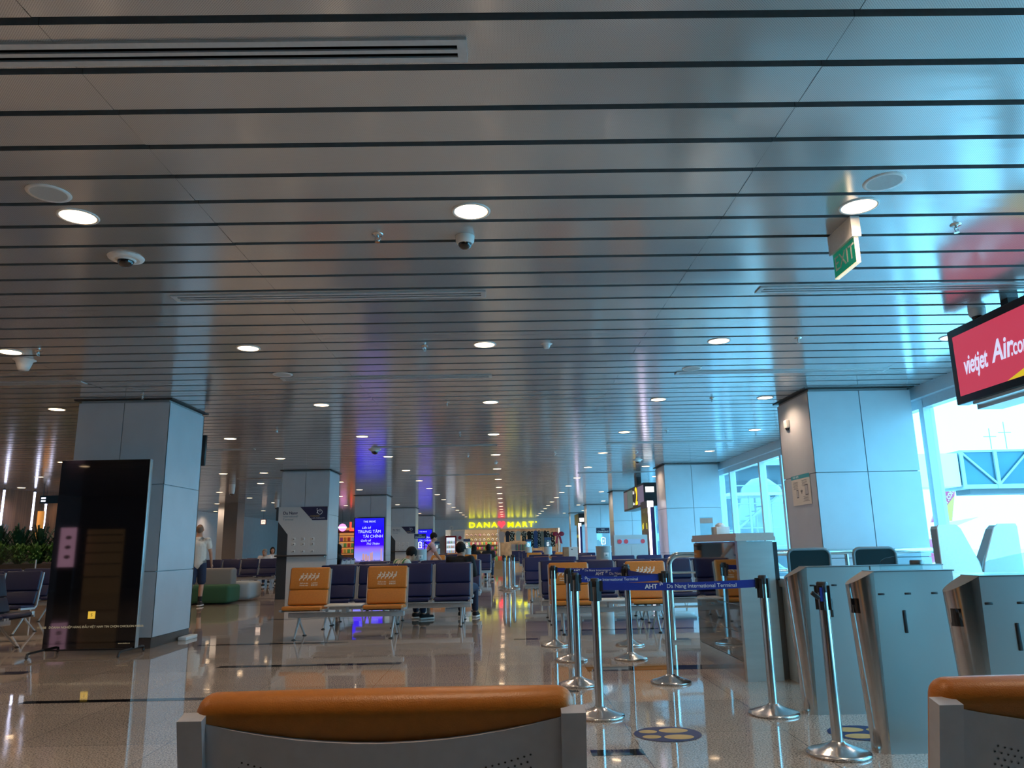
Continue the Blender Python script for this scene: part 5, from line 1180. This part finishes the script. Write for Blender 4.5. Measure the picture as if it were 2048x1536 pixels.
s0, s1, s2 = at(1888, 1046, 72), at(1955, 1034, 72), at(1905, 1054, 72); MB().prism([(s0.x, s0.z), (s1.x, s1.z+.0), (s1.x-.3, s1.z-.1), (s2.x, s2.z)], -3.2, -2.9).build('tailplane', FUS, pln)
# service vehicle
bv = thing('baggage_cart', 'blue baggage cart on the apron between the two tapered boards', 'cart', tuple(at(1957, 1098, 60).xy)+(GZ,)); MB().box((-1.6, -.8, .5), (1.6, .8, .7)).box((-1.6, -.8, 2.0), (1.6, .8, 2.1)).build('deck', mat('cart_blue', (.03, .08, .35), .5), bv)
MB().box((-1.3, -.6, .7), (1.3, .6, 1.8)).build('load', mat('cart_load', (.2, .25, .35), .7, var=.3, vscale=2), bv)
for x in (-1.1, 1.1): MB().lathe([(.0, -.1), (.28, -.1), (.28, .1), (0, .1)], 16, mtx=Matrix.Translation((x, -.8, .28)) @ Matrix.Rotation(R(90), 4, 'X')).build('wheel', BLKPL, bv)
# things outside the farther windows
a, b = at(1436, 1100, 47), at(1566, 925, 47)
bl = thing('pier_building', 'blue glazed pier building outside the farther windows', 'building', (0, 0, 0)); MB().box((a.x-4, 50, GZ), (b.x+1.4, 53, b.z+.1)).build('walls', mat('pier_wall', (.08, .10, .12), .6, var=.1, vscale=.4), bl)
q = MB()
for i in range(9): xx = a.x-3.6+i*1.0; q.box((xx, 49.9, 2.2), (xx+.7, 50, 5.2))
q.build('windows', mat('pier_windows', (.03, .05, .07), .5, var=.1), bl); MB().box((a.x-4.2, 49.4, b.z+.1), (b.x+1.8, 53.4, b.z+.5)).build('roof', BRI, bl); MB().box((a.x-4, 49.8, 1.4), (b.x+1.4, 50, 1.9)).build('floor_band', BRI, bl)
rt_ = thing('bridge_rotunda', 'curved shiny rotunda of a boarding bridge outside the farther windows', 'jet bridge', (at(1520, 970, 44).x, 44, 0)); c = at(1520, 950, 44)
MB().lathe([(1.55, .8), (1.6, 1.2), (1.5, 3.0), (1.1, 4.3), (.5, 4.8), (0, 4.9)], 28).build('curved_shell', mat('rotunda_skin', (.30, .33, .35), .2, metal=.4), rt_); MB().lathe([(.5, GZ), (.5, .8)], 16).build('column', BRI, rt_)
cs = thing('stair_tower', 'white steel stair tower outside the farther windows', 'stairs', (at(1523, 1050, 38).x, 38, 0)); x_ = 1.35; q = MB(); zt_ = at(1523, 991, 38).z
for xx in (-x_, -.5, .5, x_):
    for yy in (0, 2.2): q.tube([(xx, yy, GZ), (xx, yy, zt_)], .06, 6)
q.build('posts', BRI, cs); q = MB()
for i in range(4):
    z0 = GZ+i*2.1; s = 1 if i % 2 else -1
    q.tube([(-x_*s, .1, z0), (x_*s, .1, z0+2.1)], .07, 6)
    for k in range(9): u_ = (k+.5)/9; q.box((-x_*s+2*x_*s*u_-.14, .1, z0+2.1*u_-.02), (-x_*s+2*x_*s*u_+.14, 1.1, z0+2.1*u_+.02))
q.build('flights', BRI, cs); q = MB()
for z in (1.0, 3.1, -1.0): q.tube([(-x_, 0, z), (x_, 0, z)], .04, 6).tube([(-x_, 0, z+.9), (x_, 0, z+.9)], .03, 6)
q.build('landing_rails', BRI, cs); MB().box((-x_-.2, -.2, zt_), (x_+.4, 2.4, zt_+.15)).build('roof', mat('stair_roof', (.5, .52, .52), .3), cs)

# lit shop wares behind the camera, seen mirrored in the black totem
t = thing('pink_poster_stand', 'pink lit menu poster mirrored in the black totem screen', 'poster', (-13.9, -5.0, 0)); MB().box((-.24, -.05, .84), (.24, 0, 2.06)).build('panel', glow('pink_poster', (.95, .50, .70), 1.3), t); MB().box((-.2, -.1, 0), (.2, .05, .84)).build('stand', BLKPL, t)
for z in (1.15, 1.45, 1.75): MB().ball((.03, .0, z), (.10, .02, .06), 10, 8).build('dish_picture', mat('dish', (.5, .25, .1), .6), t)
t = thing('warm_shelf', 'warm lit shelves mirrored in the black totem screen', 'shelf', (-12.9, -5.0, 0)); MB().box((-.55, -.4, 0), (.6, -.3, 2.0)).build('back_panel', mat('warm_back', (.4, .2, .08), .5, emit=(.8, .45, .18), es=.14), t)
for z in (.5, .9, 1.25, 1.55, 1.8): MB().box((-.55, -.3, z), (.6, .0, z+.03)).build('shelf', mat('warm_board', (.3, .18, .08), .5), t)
